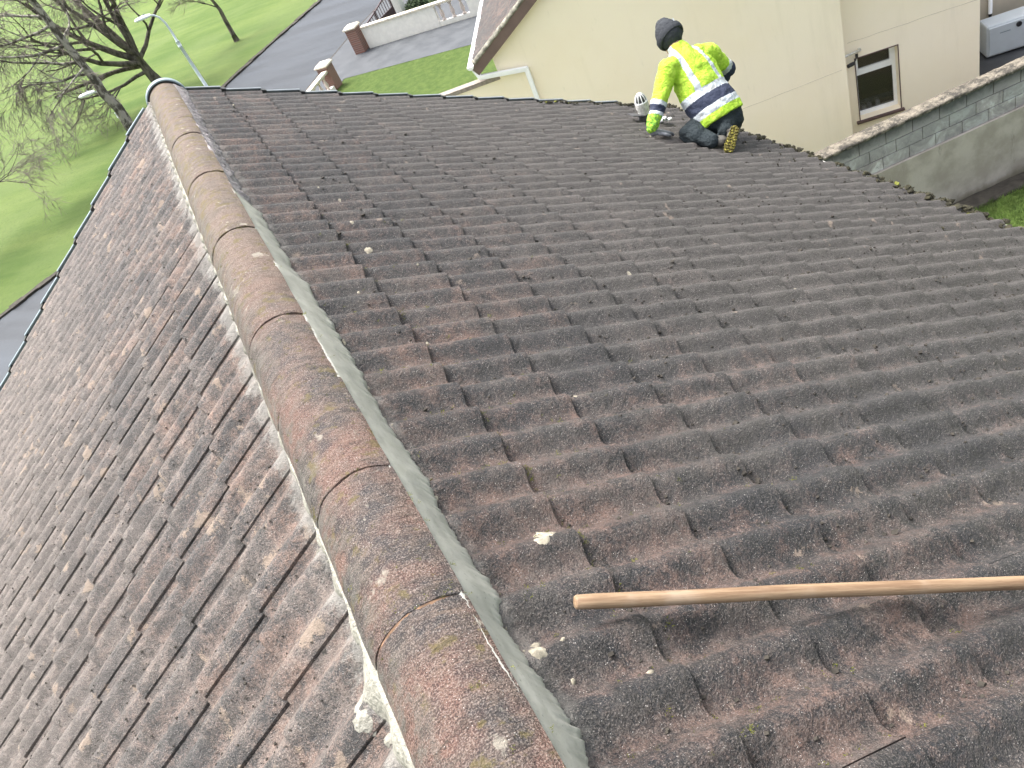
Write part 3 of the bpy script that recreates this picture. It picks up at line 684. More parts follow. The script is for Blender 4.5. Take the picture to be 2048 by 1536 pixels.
# window
mb = MB(); fw = .045; d0, d1 = R + .17, R + .23
hbox(mb, wu0, wu0 + fw, d0, d1, wz0 + .0, wz1); hbox(mb, wu1 - fw * 1.3, wu1, d0, d1, wz0, wz1); hbox(mb, wu0 + fw, wu1 - fw * 1.3, d0, d1, wz1 - fw, wz1); hbox(mb, wu0 + fw, wu1 - fw * 1.3, d0, d1, wz0, wz0 + .075)
zt = wz1 - .36; hbox(mb, wu0 + fw, wu1 - fw * 1.3, d0 - .006, d1, zt - .035, zt + .05)
hbox(mb, wu0 + fw, wu0 + fw + .03, d0 - .008, d1 - .01, zt + .05, wz1 - fw); hbox(mb, wu1 - fw * 1.3 - .035, wu1 - fw * 1.3, d0 - .008, d1 - .01, zt + .05, wz1 - fw)
hbox(mb, wu0 + fw + .03, wu1 - fw * 1.3 - .035, d0 - .008, d1 - .01, wz1 - fw - .03, wz1 - fw); hbox(mb, wu0 + fw + .03, wu1 - fw * 1.3 - .035, d0 - .008, d1 - .01, zt + .05, zt + .08)
win = part('window', mb, M['white'], nh, bevel=.003)
k = MT('clear_window_glass', .03, .5); k.b.inputs['Transmission Weight'].default_value = .75; k.b.inputs['Alpha'].default_value = .55; k.col((.10, .10, .085)); M['pane'] = k.m
mb = MB(); hbox(mb, wu0 + .02, wu1 - .02, R + .198, R + .204, wz0 + .03, zt); hbox(mb, wu0 + .02, wu1 - .02, R + .198, R + .204, zt, wz1 - .02); part('pane', mb, M['pane'], win)
mb = MB(); hbox(mb, wu0 - .07, wu1 + .05, R - .06, R + .17, wz0 - .045, wz0 - .002); part('sill', mb, M['brown_sill'], win, bevel=.004)
mb = MB()
hbox(mb, wu0 - .016, wu0 + .001, R - .007, R + .004, wz0, wz1 + .02); hbox(mb, wu1 - .001, wu1 + .016, R - .007, R + .004, wz0, wz1 + .02); hbox(mb, wu0 - .001 + .002, wu1 - .002, R - .007, R + .004, wz1 + .003, wz1 + .02)
part('trim', mb, M['brown_sill'], win)
mb = MB(); M['room'] = simple('dim_room', (.34, .32, .25), .9, .1, 2)
hbox(mb, wu0 - .25, wu1 + .6, R + 1.3, R + 1.32, wz0 - .3, wz1 + .3); hbox(mb, wu0, wu1, R + .30, R + .55, wz0 - .05, wz0 + .003)
part('room_interior', mb, M['room'], nh)
for i, (uu, ww, hh, rr) in enumerate(((6.04, .27, .12, .045), (6.15, .34, .10, .042), (6.28, .26, .15, .04))):
    mb = MB(); b_ = H(uu, R + ww, wz0 + .004); mb.lathe(b_, [(rr * .75, 0), (rr, hh * .6), (rr * .95, hh), (rr * .8, hh), (rr * .8, hh * .3)], 16)
    solo('cup', mb, M['white'], ['squat white cup nearest the left jamb on the inner window ledge', 'low white cup in the middle behind the window pane', 'tall white cup right of the others behind the window pane'][i], 'cup', tuple(b_), smooth=True, group='cups behind the window')
# little vertical streaks / crack lines as thin ribs in the render
mb = MB()
for (ua, za, ub, zb, w_) in ((3.0, -5.78, 5.6, -5.60, 0), (5.80, -5.33, 7.88, -5.33, R)):
    pts = [H(ua + (ub - ua) * t, w_ - .0005, za + (zb - za) * t + .012 * N3((t * 9, w_, 0))) for t in np.linspace(0, 1, 24)]
    mb.tube(pts, .004, 4)
part('render_crack', mb, M['cream_shade'], nh)
mb = MB(); mb.tube([H(5.70, R - .05, -5.53), H(5.98, R - .05, -5.50)], .022, 10); mb.tube([H(5.98, R - .05, -5.50), H(5.98, R + .01, -5.50)], .026, 10)
part('waste_pipe', mb, M['white_dirty'], nh, smooth=True)
# roof of the neighbour
exn = (U * -1 - ZZ * SL).normalized(); eyn = VN * -1; enn = (ZZ - U * SL).normalized()
O_n = H(APU, -.13, rz_u(APU) + .16)
LEN = (APU + .36) * math.hypot(1, SL)
V, F, TV, TS = tiles(O_n, exn, eyn, enn, 14, LEN - 13 * .33 - .0, -.3, -.25, -9, -.03, 0, -1, True, g=.33, ny=8, ns=5, jit=1.5, s_norm=30)
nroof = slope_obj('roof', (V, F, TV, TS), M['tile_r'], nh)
mb = MB(); exr = (U - ZZ * SL).normalized(); 
mb.add([O_n, O_n + exr * LEN, O_n + exr * LEN - eyn * 9, O_n - eyn * 9], [(0, 1, 2, 3)]); mb.add([O_n - enn * .06, O_n + exn * (LEN - .05) - enn * .06, O_n + exn * (LEN - .05) - enn * .06 + VN * 9, O_n - enn * .06 + VN * 9], [(0, 1, 2, 3)])
part('roof_far_side', mb, M['tile_edge'], nroof)
# mortar pointing between verge tiles and barge board (rough strip)
mb = MB(); P = []; nn = 220
for i in range(nn + 1):
    s_ = LEN * i / nn - .02
    for j, (w_, n_) in enumerate(((.055, .006), (.02, -.002), (-.004, -.03), (-.008, -.062), (.012, -.064))):
        P.append(O_n + exn * s_ + VN * (w_ + .012 * N3((s_ * 9, j, 0)) + .008 * N3((s_ * 40, j, 0))) + enn * (n_ - .012 + .008 * N3((s_ * 14, j, 5)) + .01 * N3((s_ * 50, j, 5))))
mb.grid(P, nn + 1, 5); part('verge_mortar', mb, simple('grey_verge_mortar', (.25, .24, .20), .95, .5, 14, .02, 60), nroof, smooth=True)
mb = MB(); a_ = O_n - enn * .155 + VN * .02; mb.box(a_ + exn * (LEN / 2 + .03), exn, VN, enn, LEN / 2 + .05, .012, .088)
mb.box(a_ + exn * (LEN / 2) + VN * .065 - enn * .08, exn, VN, enn, LEN / 2, .055, .006)
part('barge_board', mb, M['brown'], nh)
mb = MB(); a_ = O_n - enn * .155 + VN * .02; mb.box(O_n + exr * LEN / 2 - (ZZ + U * SL).normalized() * .155 + VN * .02, exr, VN, (ZZ + U * SL).normalized(), LEN / 2, .012, .088)
part('barge_board', mb, M['brown'], nh, label='hidden far side barge board')
# gutter along the eaves, bracket end and offset downpipe
mb = MB(); e0 = O_n + exn * LEN; gz = e0.z - .075; gu = (e0 - P0).dot(U) - .035
pts = []
for w_ in (-.14, 9):
    for k_ in range(9): t = PI + PI * k_ / 8; pts.append(H(gu + .06 * math.cos(t), w_, gz + .02 + .06 * math.sin(t)))
    for k_ in range(8, -1, -1): t = PI + PI * k_ / 8; pts.append(H(gu + .054 * math.cos(t), w_, gz + .02 + .054 * math.sin(t)))
mb.add(pts, [(i, (i + 1) % 18, 18 + (i + 1) % 18, 18 + i) for i in range(18)])
mb.prism([H(gu + .062 * math.cos(PI + PI * k_ / 8), -.15, gz + .02 + .062 * math.sin(PI + PI * k_ / 8)) for k_ in range(9)], VN * .012)
part('gutter', mb, M['white'], nh)
mb = MB()
def sqtube(pts, h):
    for a, b in zip(pts[:-1], pts[1:]):
        d = (b - a).normalized(); s_ = d.cross(VN).normalized(); mb.box((a + b) / 2, d, s_, VN, (b - a).length / 2 + h * .55, h, h * .9)
q0 = H(gu + .02, -.06, gz - .03); q1 = H(gu + .09, -.09, gz - .22); q2 = H(.50, -.055, gz - .37); q3 = H(.50, -.055, GZ + .1)
sqtube([q0, q1, q2, q3], .040)
part('downpipe', mb, M['white'], nh, bevel=.008, label='white downpipe with a long offset from the eaves')
mb = MB(); b_ = O_n + exn * (LEN - 1.32) + VN * .38 + enn * .03
mb.box(b_, exn, VN, enn, .09, .06, .045); mb.box(b_ + enn * .03 - exn * .04, exn, VN, enn, .05, .075, .03)
part('roof_vent', mb, M['vergegrey'], nroof, bevel=.006)
# wall light / camera beside the window
c0 = H(5.93, R - .015, -5.60)
t = thing('security_camera', 'black security camera on a bracket at the top left of the window', 'camera', tuple(c0))
mb = MB(); mb.box(c0 + VN * .005, U, VN, ZZ, .022, .008, .035); mb.tube([c0, c0 - VN * .05 - U * .03 - ZZ * .03, c0 - VN * .07 - U * .07 - ZZ * .075], .013, 8); part('bracket', mb, M['black'], t)
mb = MB(); mb.lathe(c0 - VN * .05 - U * .06 - ZZ * .09, [(.026, 0), (.034, .02), (.036, .09), (.030, .12), (.036, .125), (.034, .135)], 14, (-U * 1.0 - VN * .5 + ZZ * .05)); part('camera_body', mb, M['black'], t, smooth=True)
# ---- low walls and tank
lw = thing('garden_wall', 'cream garden wall with brown coping joined to the house corner', 'wall', tuple(H(-1.5, .1, GZ)))
mb = MB(); hbox(mb, -4.5, -.003, .04, .22, GZ, -3.74); part('wall', mb, M['cream'], lw)
mb = MB(); hbox(mb, -4.5, -.002, .02, .20, -3.738, -3.66); part('coping', mb, M['coping_brown'], lw, bevel=.008)
BA = math.radians(166.3); B_ = Vector((-math.cos(BA), -math.sin(BA), 0)); BN = Vector((-B_.y, B_.x, 0)); BP = Vector((8.784, 1.560, 0))
def K(u, w, z): return BP + B_ * u + BN * w + ZZ * z
bw = thing('boundary_wall', 'grey block boundary wall with lichened coping and rendered lower half', 'wall', tuple(K(0, .1, GZ)))
mb = MB(); TV2 = []; bz = -6.19
hcs = [.206, .206, .206]; z = bz
jm = MB(); jm.box(K(1.5, .105, bz + .31), B_, BN, ZZ, 8, .094, .311); part('mortar_joints', jm, M['joint'], bw)
for r in range(3):
    off = (.0, .225, .07)[r]; u = -6.4 + off
    while u < 9.3:
        L_ = .43
        mb.box(K(u + L_ / 2, .1, z + .101 + random.uniform(-.002, .002)), B_, BN, ZZ, L_ / 2 - .005, .100 + random.uniform(-.0015, .003), .0965); TV2 += [random.random()] * 6; u += L_ + .002
    z += hcs[r]
me_o = part('blockwork', mb, M['block'], bw); at = me_o.data.attributes.new('tv', 'FLOAT', 'FACE'); at.data.foreach_set('value', TV2)
mb = MB(); P = []
nn = 420
prf = ((-.022, 0), (-.028, .025), (-.018, .048), (.03, .060), (.10, .066), (.17, .060), (.215, .048), (.225, .025), (.22, 0))
for i in range(nn + 1):
    u = -6.4 + 15.8 * i / nn
    for j, (w_, z_) in enumerate(prf):
        P.append(K(u, w_ + .008 * N3((u * 7, j * .7, 0)), bz + .622 + z_ + .010 * N3((u * 6, j * .6, 3)) + .007 * N3((u * 25, j * 1.7, 3))))
mb.grid(P, nn + 1, len(prf)); part('coping', mb, M['coping'], bw, smooth=True)
mb = MB(); mb.box(K(1.5, .085, (bz + GZ) / 2 - .002), B_, BN, ZZ, 8, .125, (bz - GZ) / 2 - .002); part('render_base', mb, M['wallrender'], bw)
mb = MB(); P = []
for i in range(120):
    u = -6.4 + 15.8 * i / 119
    for j, (w_, z_) in enumerate(((-.04, .03), (-.10, .055), (-.2, .05), (-.30, .06), (-.36, .05), (-.38, .0))): P.append(K(u, w_ + .02 * N3((u * 3, j, 1)), GZ + z_ + .018 * N3((u * 4, j, 6))))
mb.grid(P, 120, 6); solo('wall_footing_strip', mb, M['soil'], None, None, (0, 0, 0), smooth=True, kind='structure')
# tank
TP = Vector((13.45, 4.08, GZ + .009)); TU = U; TW = VN
tk = thing('oil_tank', 'pale blue white plastic oil tank with black cap on dark tarmac', 'tank', tuple(TP))
mb = MB(); L_, D_, Hh = 1.9, .42, .63
mb.box(TP + TU * L_ / 2 + TW * D_ / 2 + ZZ * (Hh / 2 + .02), TU, TW, ZZ, L_ / 2, D_ / 2, Hh / 2)
part('tank_body', mb, M['tank'], tk, bevel=.045)
mb = MB(); mb.box(TP + TU * L_ / 2 - TW * .006 + ZZ * (Hh / 2 + .02), TU, TW, ZZ, L_ / 2 - .045, .012, Hh / 2 - .045); part('front_panel', mb, M['tank'], tk, bevel=.008)
mb = MB(); mb.lathe(TP + TU * .555 - TW * .018 + ZZ * (Hh - .10), [(.05, 0), (.05, .02), (.042, .028)], 20, -TW); part('cap', mb, M['black'], tk)
mb = MB(); mb.box(TP + TU * .32 - TW * .0195 + ZZ * (Hh - .165), TU, TW, ZZ, .09, .0015, .008); part('nameplate', mb, M['vergelight'], tk)
# ================================================================== STREET SIDE
def pier(loc, w, h, mat_body, name, label, az_, capm, group=None, brick=True):
    L0 = Vector(loc); t = thing(name, label, 'gate pier', loc, group); c_ = Vector((math.cos(az_), math.sin(az_), 0)); s_ = Vector((-c_.y, c_.x, 0))
    mb = MB(); mb.box(L0 + ZZ * h / 2, c_, s_, ZZ, w / 2, w / 2, h / 2); part('brick_shaft' if brick else 'shaft', mb, mat_body, t, bevel=.006)
    mb = MB(); a = L0 + ZZ * h; q = w / 2 + .05; ring = lambda r, z_: [a + c_ * i * r + s_ * j * r + ZZ * z_ for i, j in ((-1, -1), (1, -1), (1, 1), (-1, 1))]
    mb.add(ring(q, 0) + ring(q, .05) + ring(q * .78, .11), [(0, 1, 2, 3), (8, 9, 10, 11)] + [(b * 4 + i, b * 4 + (i + 1) % 4, b * 4 + 4 + (i + 1) % 4, b * 4 + 4 + i) for b in (0, 1) for i in range(4)])
    part('pier_cap', mb, capm, t, bevel=.008); return t
AW = math.atan2(23.41 - 26.46, 10.37 - 7.12)
pier((6.78, 26.72, GZ + .05), .46, .95, M['brick'], 'gate_pier', 'brick gate pier with cream cap at the end of the white wall', AW, M['whitecap'], 'brick gate piers')
pier((4.72, 24.15, GZ + .05), .46, .88, M['brick'], 'gate_pier', 'red brick gate pier nearest the roof edge with balustrade beside it', AW, M['whitecap'], 'brick gate piers')
D1 = Vector((math.cos(AW), math.sin(AW), 0)); DN = Vector((-D1.y, D1.x, 0)); WP = Vector((7.05, 26.53, 0))
def Wl(t, w, z): return WP + D1 * t + DN * w + ZZ * z
def wbox(mb, t0, t1, w0, w1, z0, z1): mb.box(Wl((t0 + t1) / 2, (w0 + w1) / 2, (z0 + z1) / 2), D1, DN, ZZ, (t1 - t0) / 2, (w1 - w0) / 2, (z1 - z0) / 2)
ww = thing('white_wall', 'long white painted boundary wall with a balustrade opening beside the driveway', 'wall', tuple(Wl(3, .1, GZ)))
mb = MB(); wbox(mb, 0, 3.30, 0, .18, GZ, -6.58); wbox(mb, 3.302, 4.66, .02, .16, GZ, -7.19); wbox(mb, 4.662, 9, 0, .18, GZ, -6.58); part('wall_panel', mb, M['white_wall'], ww)
mb = MB(); wbox(mb, 0, 9, -.035, .215, -6.578, -6.49); part('coping', mb, M['whitecap'], ww, bevel=.012)
bprof = [(.075, 0), (.075, .06), (.05, .07), (.045, .10), (.075, .18), (.082, .26), (.06, .36), (.038, .44), (.045, .47), (.038, .49), (.055, .53), (.075, .55), (.075, .61)]
for t_ in (3.52, 3.97, 4.40):
    mb = MB(); mb.lathe(Wl(t_, .09, -7.188), bprof, 14); part('baluster', mb, M['baluster'], ww, smooth=True)
bl = thing('balustrade', 'short cream balustrade wall meeting the red brick pier', 'balustrade', (4.3, 23.6, GZ))
a_ = Vector((4.60, 23.88, 0)); d_ = Vector((-math.cos(math.radians(49.9)), -math.sin(math.radians(49.9)), 0)); s_ = Vector((-d_.y, d_.x, 0))
mb = MB(); mb.box(a_ + d_ * 1.3 + ZZ * -6.62, d_, s_, ZZ, 1.3, .12, .045); part('coping', mb, M['whitecap'], bl, bevel=.01)
mb = MB(); mb.box(a_ + d_ * 1.3 + ZZ * (GZ + .12), d_, s_, ZZ, 1.3, .09, .12); part('wall_panel', mb, M['white_wall'], bl)
for i in range(5):
    mb = MB(); mb.lathe(a_ + d_ * (.3 + i * .45) + ZZ * (GZ + .24), [(r * .9, h * .78) for r, h in bprof], 12); part('baluster', mb, M['baluster'], bl, smooth=True)
# gate of the next house
g0 = Vector((7.10, 26.95, GZ + .06)); g1 = Vector((9.20, 28.86, GZ + .06)); gd = (g1 - g0).normalized(); gl = (g1 - g0).length
gt = thing('driveway_gate', 'closed brown metal gate with upright bars and curved top', 'gate', tuple((g0 + g1) / 2))
def gtop(t): return .62 + .40 * (t / gl) ** 1.6
mb = MB(); mb.tube([g0 + gd * t + ZZ * gtop(t) for t in np.linspace(0, gl, 16)], .032, 6); mb.tube([g0 + ZZ * .4, g1 + ZZ * .4], .025, 6); mb.tube([g0 + ZZ * .08, g1 + ZZ * .08], .025, 6)
for t_ in (.02, gl / 2, gl - .02): mb.tube([g0 + gd * t_ + ZZ * .02, g0 + gd * t_ + ZZ * (gtop(t_) + .05)], .035, 6)
part('gate_frame', mb, M['gate'], gt)
for i in range(14):
    t_ = .12 + i * (gl - .24) / 13
    mb = MB(); mb.tube([g0 + gd * t_ + ZZ * .08, g0 + gd * t_ + ZZ * gtop(t_)], .016, 5); part('bar', mb, M['gate'], gt)
mb = MB(); sg = Vector((-gd.y, gd.x, 0)); mb.box(g0 + gd * gl * .5 + ZZ * .235, gd, sg, ZZ, gl * .5, .008, .155); part('lower_panel', mb, M['gate'], gt)
pier((9.5, 29.15, GZ + .05), .42, 1.25, M['white_wall'], 'gate_pillar', 'tall off white gate pillar beside the brown gate', math.radians(47), M['whitecap'], brick=False)
def bush(name, c, r, n_, label, group=None, sc=(1, 1, 1)):
    t = thing(name, label, 'shrub', c, group); c = Vector(c)
    mb = MB()
    for i in range(n_):
        d = Vector((random.gauss(0, 1), random.gauss(0, 1), abs(random.gauss(0, .8)))).normalized(); q = r * random.uniform(.45, 1.0) * (1 + .25 * N3(d * 2))
        p = c + Vector((d.x * q * sc[0], d.y * q * sc[1], d.z * q * sc[2])); a = Vector((random.gauss(0, 1), random.gauss(0, 1), random.gauss(0, 1))).normalized(); b = a.orthogonal().normalized(); l = random.uniform(.03, .06)
        mb.add([p - a * l, p - b * l * .5, p + a * l, p + b * l * .5], [(0, 1, 2, 3)])
    part('foliage', mb, M['leaf'], t)
    mb = MB()
    for i in range(6):
        d = Vector((random.gauss(0, .4), random.gauss(0, .4), 1)).normalized(); mb.tube([c, c + d * r * .7 * sc[2]], [.015, .006], 5)
    part('stem', mb, M['bark'], t)
bush('shrub', (10.15, 28.55, GZ), .55, 2600, 'low dark shrub behind the white wall nearest the pillar', 'shrubs behind the white wall')
bush('shrub', (10.9, 27.6, GZ), .50, 2400, 'low dark shrub behind the white wall further from the pillar', 'shrubs behind the white wall')
# ---- street lamps
def lamp(name, label, base, pts, rads, h0, h1):
    t = thing(name, label, 'street lamp', base, 'street lamps by the green'); b = Vector(base)
    mb = MB(); mb.tube([b, (b + Vector(pts[0])) / 2, Vector(pts[0])], [.078, .076, .072], 12); mb.tube([Vector(pts[0]) - ZZ * .18, Vector(pts[0]) + ZZ * .05], .086, 12)
    part('pole', mb, M['steel'], t, smooth=True)
    mb = MB(); mb.tube(pts, rads, 10); part('arm', mb, M['steel'], t, smooth=True)
    h0 = Vector(h0); h1 = Vector(h1); d = (h1 - h0).normalized(); s_ = d.cross(ZZ).normalized(); n_ = s_.cross(d).normalized(); L_ = (h1 - h0).length
    mb = MB(); P = []
    for i in range(13):
        f = i / 12; r = (.045 + .10 * math.sin(PI * min(1, f * .72 + .16)) ** 1.0) if f < 1 else .02
        if f > .8: r = .045 + .10 * math.sin(PI * .736) * math.sqrt(max(0, 1 - ((f - .8) / .2) ** 2))
        for k_ in range(14):
            a = 2 * PI * k_ / 14; P.append(h0 + d * L_ * f + s_ * math.cos(a) * r + n_ * math.sin(a) * r * (.75 if math.sin(a) > 0 else .45))
    mb.add(P, [(i * 14 + k_, i * 14 + (k_ + 1) % 14, i * 14 + 14 + (k_ + 1) % 14, i * 14 + 14 + k_) for i in range(12) for k_ in range(14)] + [tuple(range(14)), tuple(range(168, 182))])
    hd = part('lamp_head', mb, M['lamp_head'], t, smooth=True)
    mb = MB(); c_ = h0 + d * L_ * .35 + n_ * .10; mb.lathe(c_, [(.035, 0), (.035, .04), (.02, .05)], 10, n_); part('light_sensor', mb, M['vergegrey'], hd)
lamp('street_lamp', 'tall pale grey street lamp rising behind the far roof verge', (.86, 33.06, GZ), [(.83, 33.06, -4.92), (.85, 33.06, -4.5), (.83, 33.06, -4.05), (.74, 33.06, -3.78), (.60, 33.07, -3.62), (.44, 33.07, -3.55)], [.056, .052, .048, .045, .042, .040], (.48, 33.07, -3.56), (-.23, 33.08, -3.50))
lamp('street_lamp', 'street lamp half hidden behind the leaning tree trunk', (-2.92, 31.6, GZ), [(-2.93, 31.5, -5.9), (-2.93, 31.5, -5.3), (-2.97, 31.48, -5.0), (-3.05, 31.47, -4.86), (-3.16, 31.46, -4.80)], [.042, .04, .036, .034, .032], (-3.14, 31.46, -4.80), (-3.80, 31.41, -4.72))
# ---- bare winter trees
def tree(name, label, base, trunk, rad, limbs, seed, levels=4, dens=1.0, bark='bark', droop=.0, spread=1.0):
    rs = random.Random(seed); t = thing(name, label, 'tree', base, 'bare trees on the green'); mb = MB(); tw = MB()
    npt = len(trunk); mb.tube(trunk, [rad * (1 - .55 * i / (npt - 1)) for i in range(npt)], 10)
    mb.tube([Vector(base) - ZZ * .1, Vector(base) + ZZ * .35], [rad * 1.35, rad * 1.0], 10)
    def grow(p, d, r, L, lv):
        pts = [p]; rr = [r]; n_ = 5 if lv < 2 else 4; q = p.copy(); dd = d.copy()
        for i in range(n_):
            dd = (dd + Vector((rs.gauss(0, .16), rs.gauss(0, .16), rs.gauss(0, .12) + (.05 if lv < 2 else -droop)))).normalized()
            q = q + dd * (L / n_); pts.append(q.copy()); rr.append(r * (1 - .65 * (i + 1) / n_))
        (mb if lv < 2 else tw).tube(pts, rr, 7 if lv < 2 else (4 if lv < 3 else 3), cap=False)
        if lv >= levels: return
        nch = int((6 if lv < 2 else 6) * dens + rs.random())
        for c_ in range(nch):
            f = rs.uniform(.22, 1.0); i = min(n_ - 1, int(f * n_)); pp = pts[i].lerp(pts[i + 1], f * n_ - i)
            ax = Vector((rs.gauss(0, 1), rs.gauss(0, 1), rs.gauss(0, .8))).normalized()
            nd = ((pts[i + 1] - pts[i]).normalized() + ax * .75 * spread).normalized()
            grow(pp, nd, max(.0068, rr[i] * .55), L * rs.uniform(.45, .7), lv + 1)
    for (p, d, r, L) in limbs: grow(Vector(p), Vector(d).normalized(), r, L, 0)
    part('trunk', mb, M[bark], t, smooth=True); part('twigs', tw, M['twig'], t)
tA = Vector((-1.03, 37.81, GZ))
tree('bare_tree', 'large bare tree with many spreading limbs behind the ridge end', tuple(tA), [tA, (-.95, 37.8, -6.7), (-1.05, 37.8, -6.2), (-1.1, 37.8, -5.3)], .36,
     [((-1.1, 37.8, -5.4), (.5, .1, 1), .17, 4.5), ((-1.1, 37.8, -5.4), (-.1, .3, 1), .20, 5.2), ((-1.1, 37.8, -5.5), (-.9, 0, .9), .18, 5.0), ((-1.05, 37.8, -5.7), (-1.0, -.5, .45), .15, 4.8), ((-1.05, 37.8, -5.8), (-1.0, .5, .25), .13, 4.4),
      ((-1.05, 37.8, -5.5), (.9, .2, .5), .12, 3.6), ((-1.05, 37.8, -5.3), (-.5, -.6, 1), .16, 4.6), ((-1.0, 37.8, -6.1), (-1, -.3, .15), .10, 3.6), ((-1.1, 37.8, -5.3), (.15, -.3, 1), .15, 4.6)], 11, levels=4, dens=.80, droop=.05, spread=1.25)
tB = Vector((-2.72, 29.72, GZ))
tree('bare_tree', 'pale barked lichened tree leaning up to the left beside the verge', tuple(tB), [tB, (-2.68, 29.72, -6.38), (-2.62, 29.72, -5.4), (-2.76, 29.71, -4.68), (-2.70, 29.72, -4.2), (-2.76, 29.71, -3.5), (-2.82, 29.71, -2.1), (-2.83, 29.71, -1.3), (-2.9, 29.7, -.3)], .24,
     [((-2.75, 29.7, -3.9), (-1, -.1, .35), .06, 2.6), ((-2.75, 29.7, -3.4), (-1, .4, .2), .07, 3.0), ((-2.8, 29.7, -2.7), (-1, -.3, .1), .07, 3.0), ((-2.8, 29.7, -2.5), (.9, .3, .5), .05, 1.8), ((-2.8, 29.7, -1.6), (-1, .2, .3), .06, 2.6), ((-2.7, 29.7, -3.6), (-.8, -.7, -.1), .05, 2.4), ((-2.8, 29.7, -1.9), (-.9, -.6, .0), .06, 2.6)], 5, levels=4, dens=.8, bark='bark_pale', droop=.22)
tC = Vector((3.63, 40.84, GZ))
tree('bare_tree', 'slender young tree standing alone near the road', tuple(tC), [tC, (3.65, 40.84, -6.3), (3.69, 40.84, -5.75), (3.6, 40.84, -5.2), (3.4, 40.85, -4.3)], .13,
     [((3.6, 40.84, -5.3), (.3, 0, 1), .05, 2.0), ((3.55, 40.84, -5.1), (-1, 0, .8), .05, 2.2), ((3.5, 40.84, -4.8), (-.3, .3, 1), .05, 2.4), ((3.65, 40.84, -5.6), (-1, .2, .5), .035, 1.6)], 8, levels=3, dens=1.0)
tD = Vector((-10.9, 27.5, GZ))
tree('bare_tree', 'bare tree at the far left with only its twig ends in the picture', tuple(tD), [tD, (-10.9, 27.5, -6), (-11, 27.5, -4.5)], .20,
     [((-10.9, 27.5, -5.8), (1, -.2, .25), .07, 3.4), ((-10.9, 27.5, -5.2), (1, .2, .5), .07, 3.0), ((-10.9, 27.5, -5), (0, .3, 1), .08, 3.4), ((-10.9, 27.5, -5), (-1, .3, 1), .08, 3.4)], 3, levels=4, dens=.8, droop=.06)
# ---- grass
def blades(mb, pts, hgt, n_):
    for i in range(n_):
        x, y = pts(); z = GZ + .02; a = random.uniform(0, 6.3); w = random.uniform(.003, .006); h = hgt * random.uniform(.5, 1.3); lx = random.gauss(0, .35) * h; ly = random.gauss(0, .35) * h
        mb.add([(x - w * math.cos(a), y - w * math.sin(a), z), (x + w * math.cos(a), y + w * math.sin(a), z), (x + lx, y + ly, z + h)], [(0, 1, 2)])
mb = MB()
def bk():
    while True:
        u, w = random.uniform(-1.2, 4), -random.uniform(.36, 2.6); 
        if random.random() < 1 - (-w) / 3.2: p = K(u, w, 0); return p.x, p.y
blades(mb, bk, .055, 26000)
def ng():
    t = random.random(); s_ = random.random() ** .6
    a = Vector((5.25, 24.55)).lerp(Vector((9.07, 20.55)), t); b = a + Vector((-.73, -.70)) * 5 * (1 - s_); return b.x, b.y
blades(mb, ng, .07, 14000)
solo('grass', mb, M['blade'], 'short green grass blades on the garden lawns', 'grass', (10, 3, GZ), kind='stuff')
# ================================================================== POLE AND SMALL THINGS ON THE ROOF
pa = rpt(1, .345, -5.982, 0); pa = Vector((.306, -5.982, -.160)) + EN[1] * .022; pb = Vector((1.22, -6.283, -.689)) + EN[1] * .022
d_ = (pb - pa).normalized(); mb = MB(); pts = []; rr = []
for i in range(60):
    s_ = i / 59 * 2.4; pts.append(Vector((s_, .002 * N3((s_ * 3, 0, 4)), .003 * math.sin(s_ * 2.2)))); rr.append(.0160 + .0006 * N3((s_ * 5, 0, 0)))
rr = [.0120, .0150] + rr[1:]; pts = [pts[0] - Vector((.004, 0, 0)), pts[0]] + pts[1:]
mb.tube(pts, rr, 16)
po = solo('wooden_pole', mb, M['wood'], 'worn round wooden pole lying across the near tiles', 'pole', (0, 0, 0), smooth=True)
po.location = pa; po.rotation_mode = 'QUATERNION'; po.rotation_quaternion = d_.to_track_quat('X', 'Z')
wi = Vector((3.590, -.925, -2.045)); mb = MB()
for dx, dy, r, sc in ((0, 0, .035, (1.2, .8, .6)), (.05, -.01, .026, (1.3, .8, .45)), (-.03, .01, .02, (1, 1, .7))): mb.blob(wi + Vector((dx, dy, -dx * .5)), r, 2, .06, sc)
t = thing('rag', 'crumpled white rag with dark stains lying by the kneeling worker', 'rag', tuple(wi)); part('cloth', mb, M['white'], t, smooth=True)
mb = MB(); mb.blob(wi + Vector((-.01, -.028, .01)), .009, 1, .1); mb.blob(wi + Vector((.028, -.022, -.006)), .009, 1, .1); part('stain', mb, M['black'], t)['kind'] = 'stuff'
# ================================================================== THE WORKER
def J(*a): return Vector(a)
PEL = J(3.721, -1.569, -1.887); LUM = J(3.728, -1.459, -1.780); CHE = J(3.745, -1.335, -1.600); NEC = J(3.722, -1.215, -1.420); HEA = J(3.740, -1.110, -1.325)
LSH = J(3.540, -1.312, -1.468); LEL = J(3.330, -1.400, -1.640); LWR = J(3.170, -1.468, -1.770)
RSH = J(3.950, -1.270, -1.550); REL = J(4.125, -1.237, -1.785); RWR = J(4.033, -1.150, -1.950)
LHI = J(3.610, -1.573, -1.900); LKN = J(3.440, -1.560, -1.945); LAN = J(3.500, -1.770, -1.985)
RHI = J(3.800, -1.600, -1.935); RKN = J(3.980, -1.270, -2.120); RAN = J(3.640, -1.760, -1.975)
HEEL = J(3.676, -1.850, -1.948); TOE = J(3.515, -1.950, -2.020)
LAT = (RSH - LSH).normalized()
per = thing('person', 'worker in yellow high visibility jacket and dark woollen hat kneeling on the roof', 'person', (3.62, -1.75, -2.1))
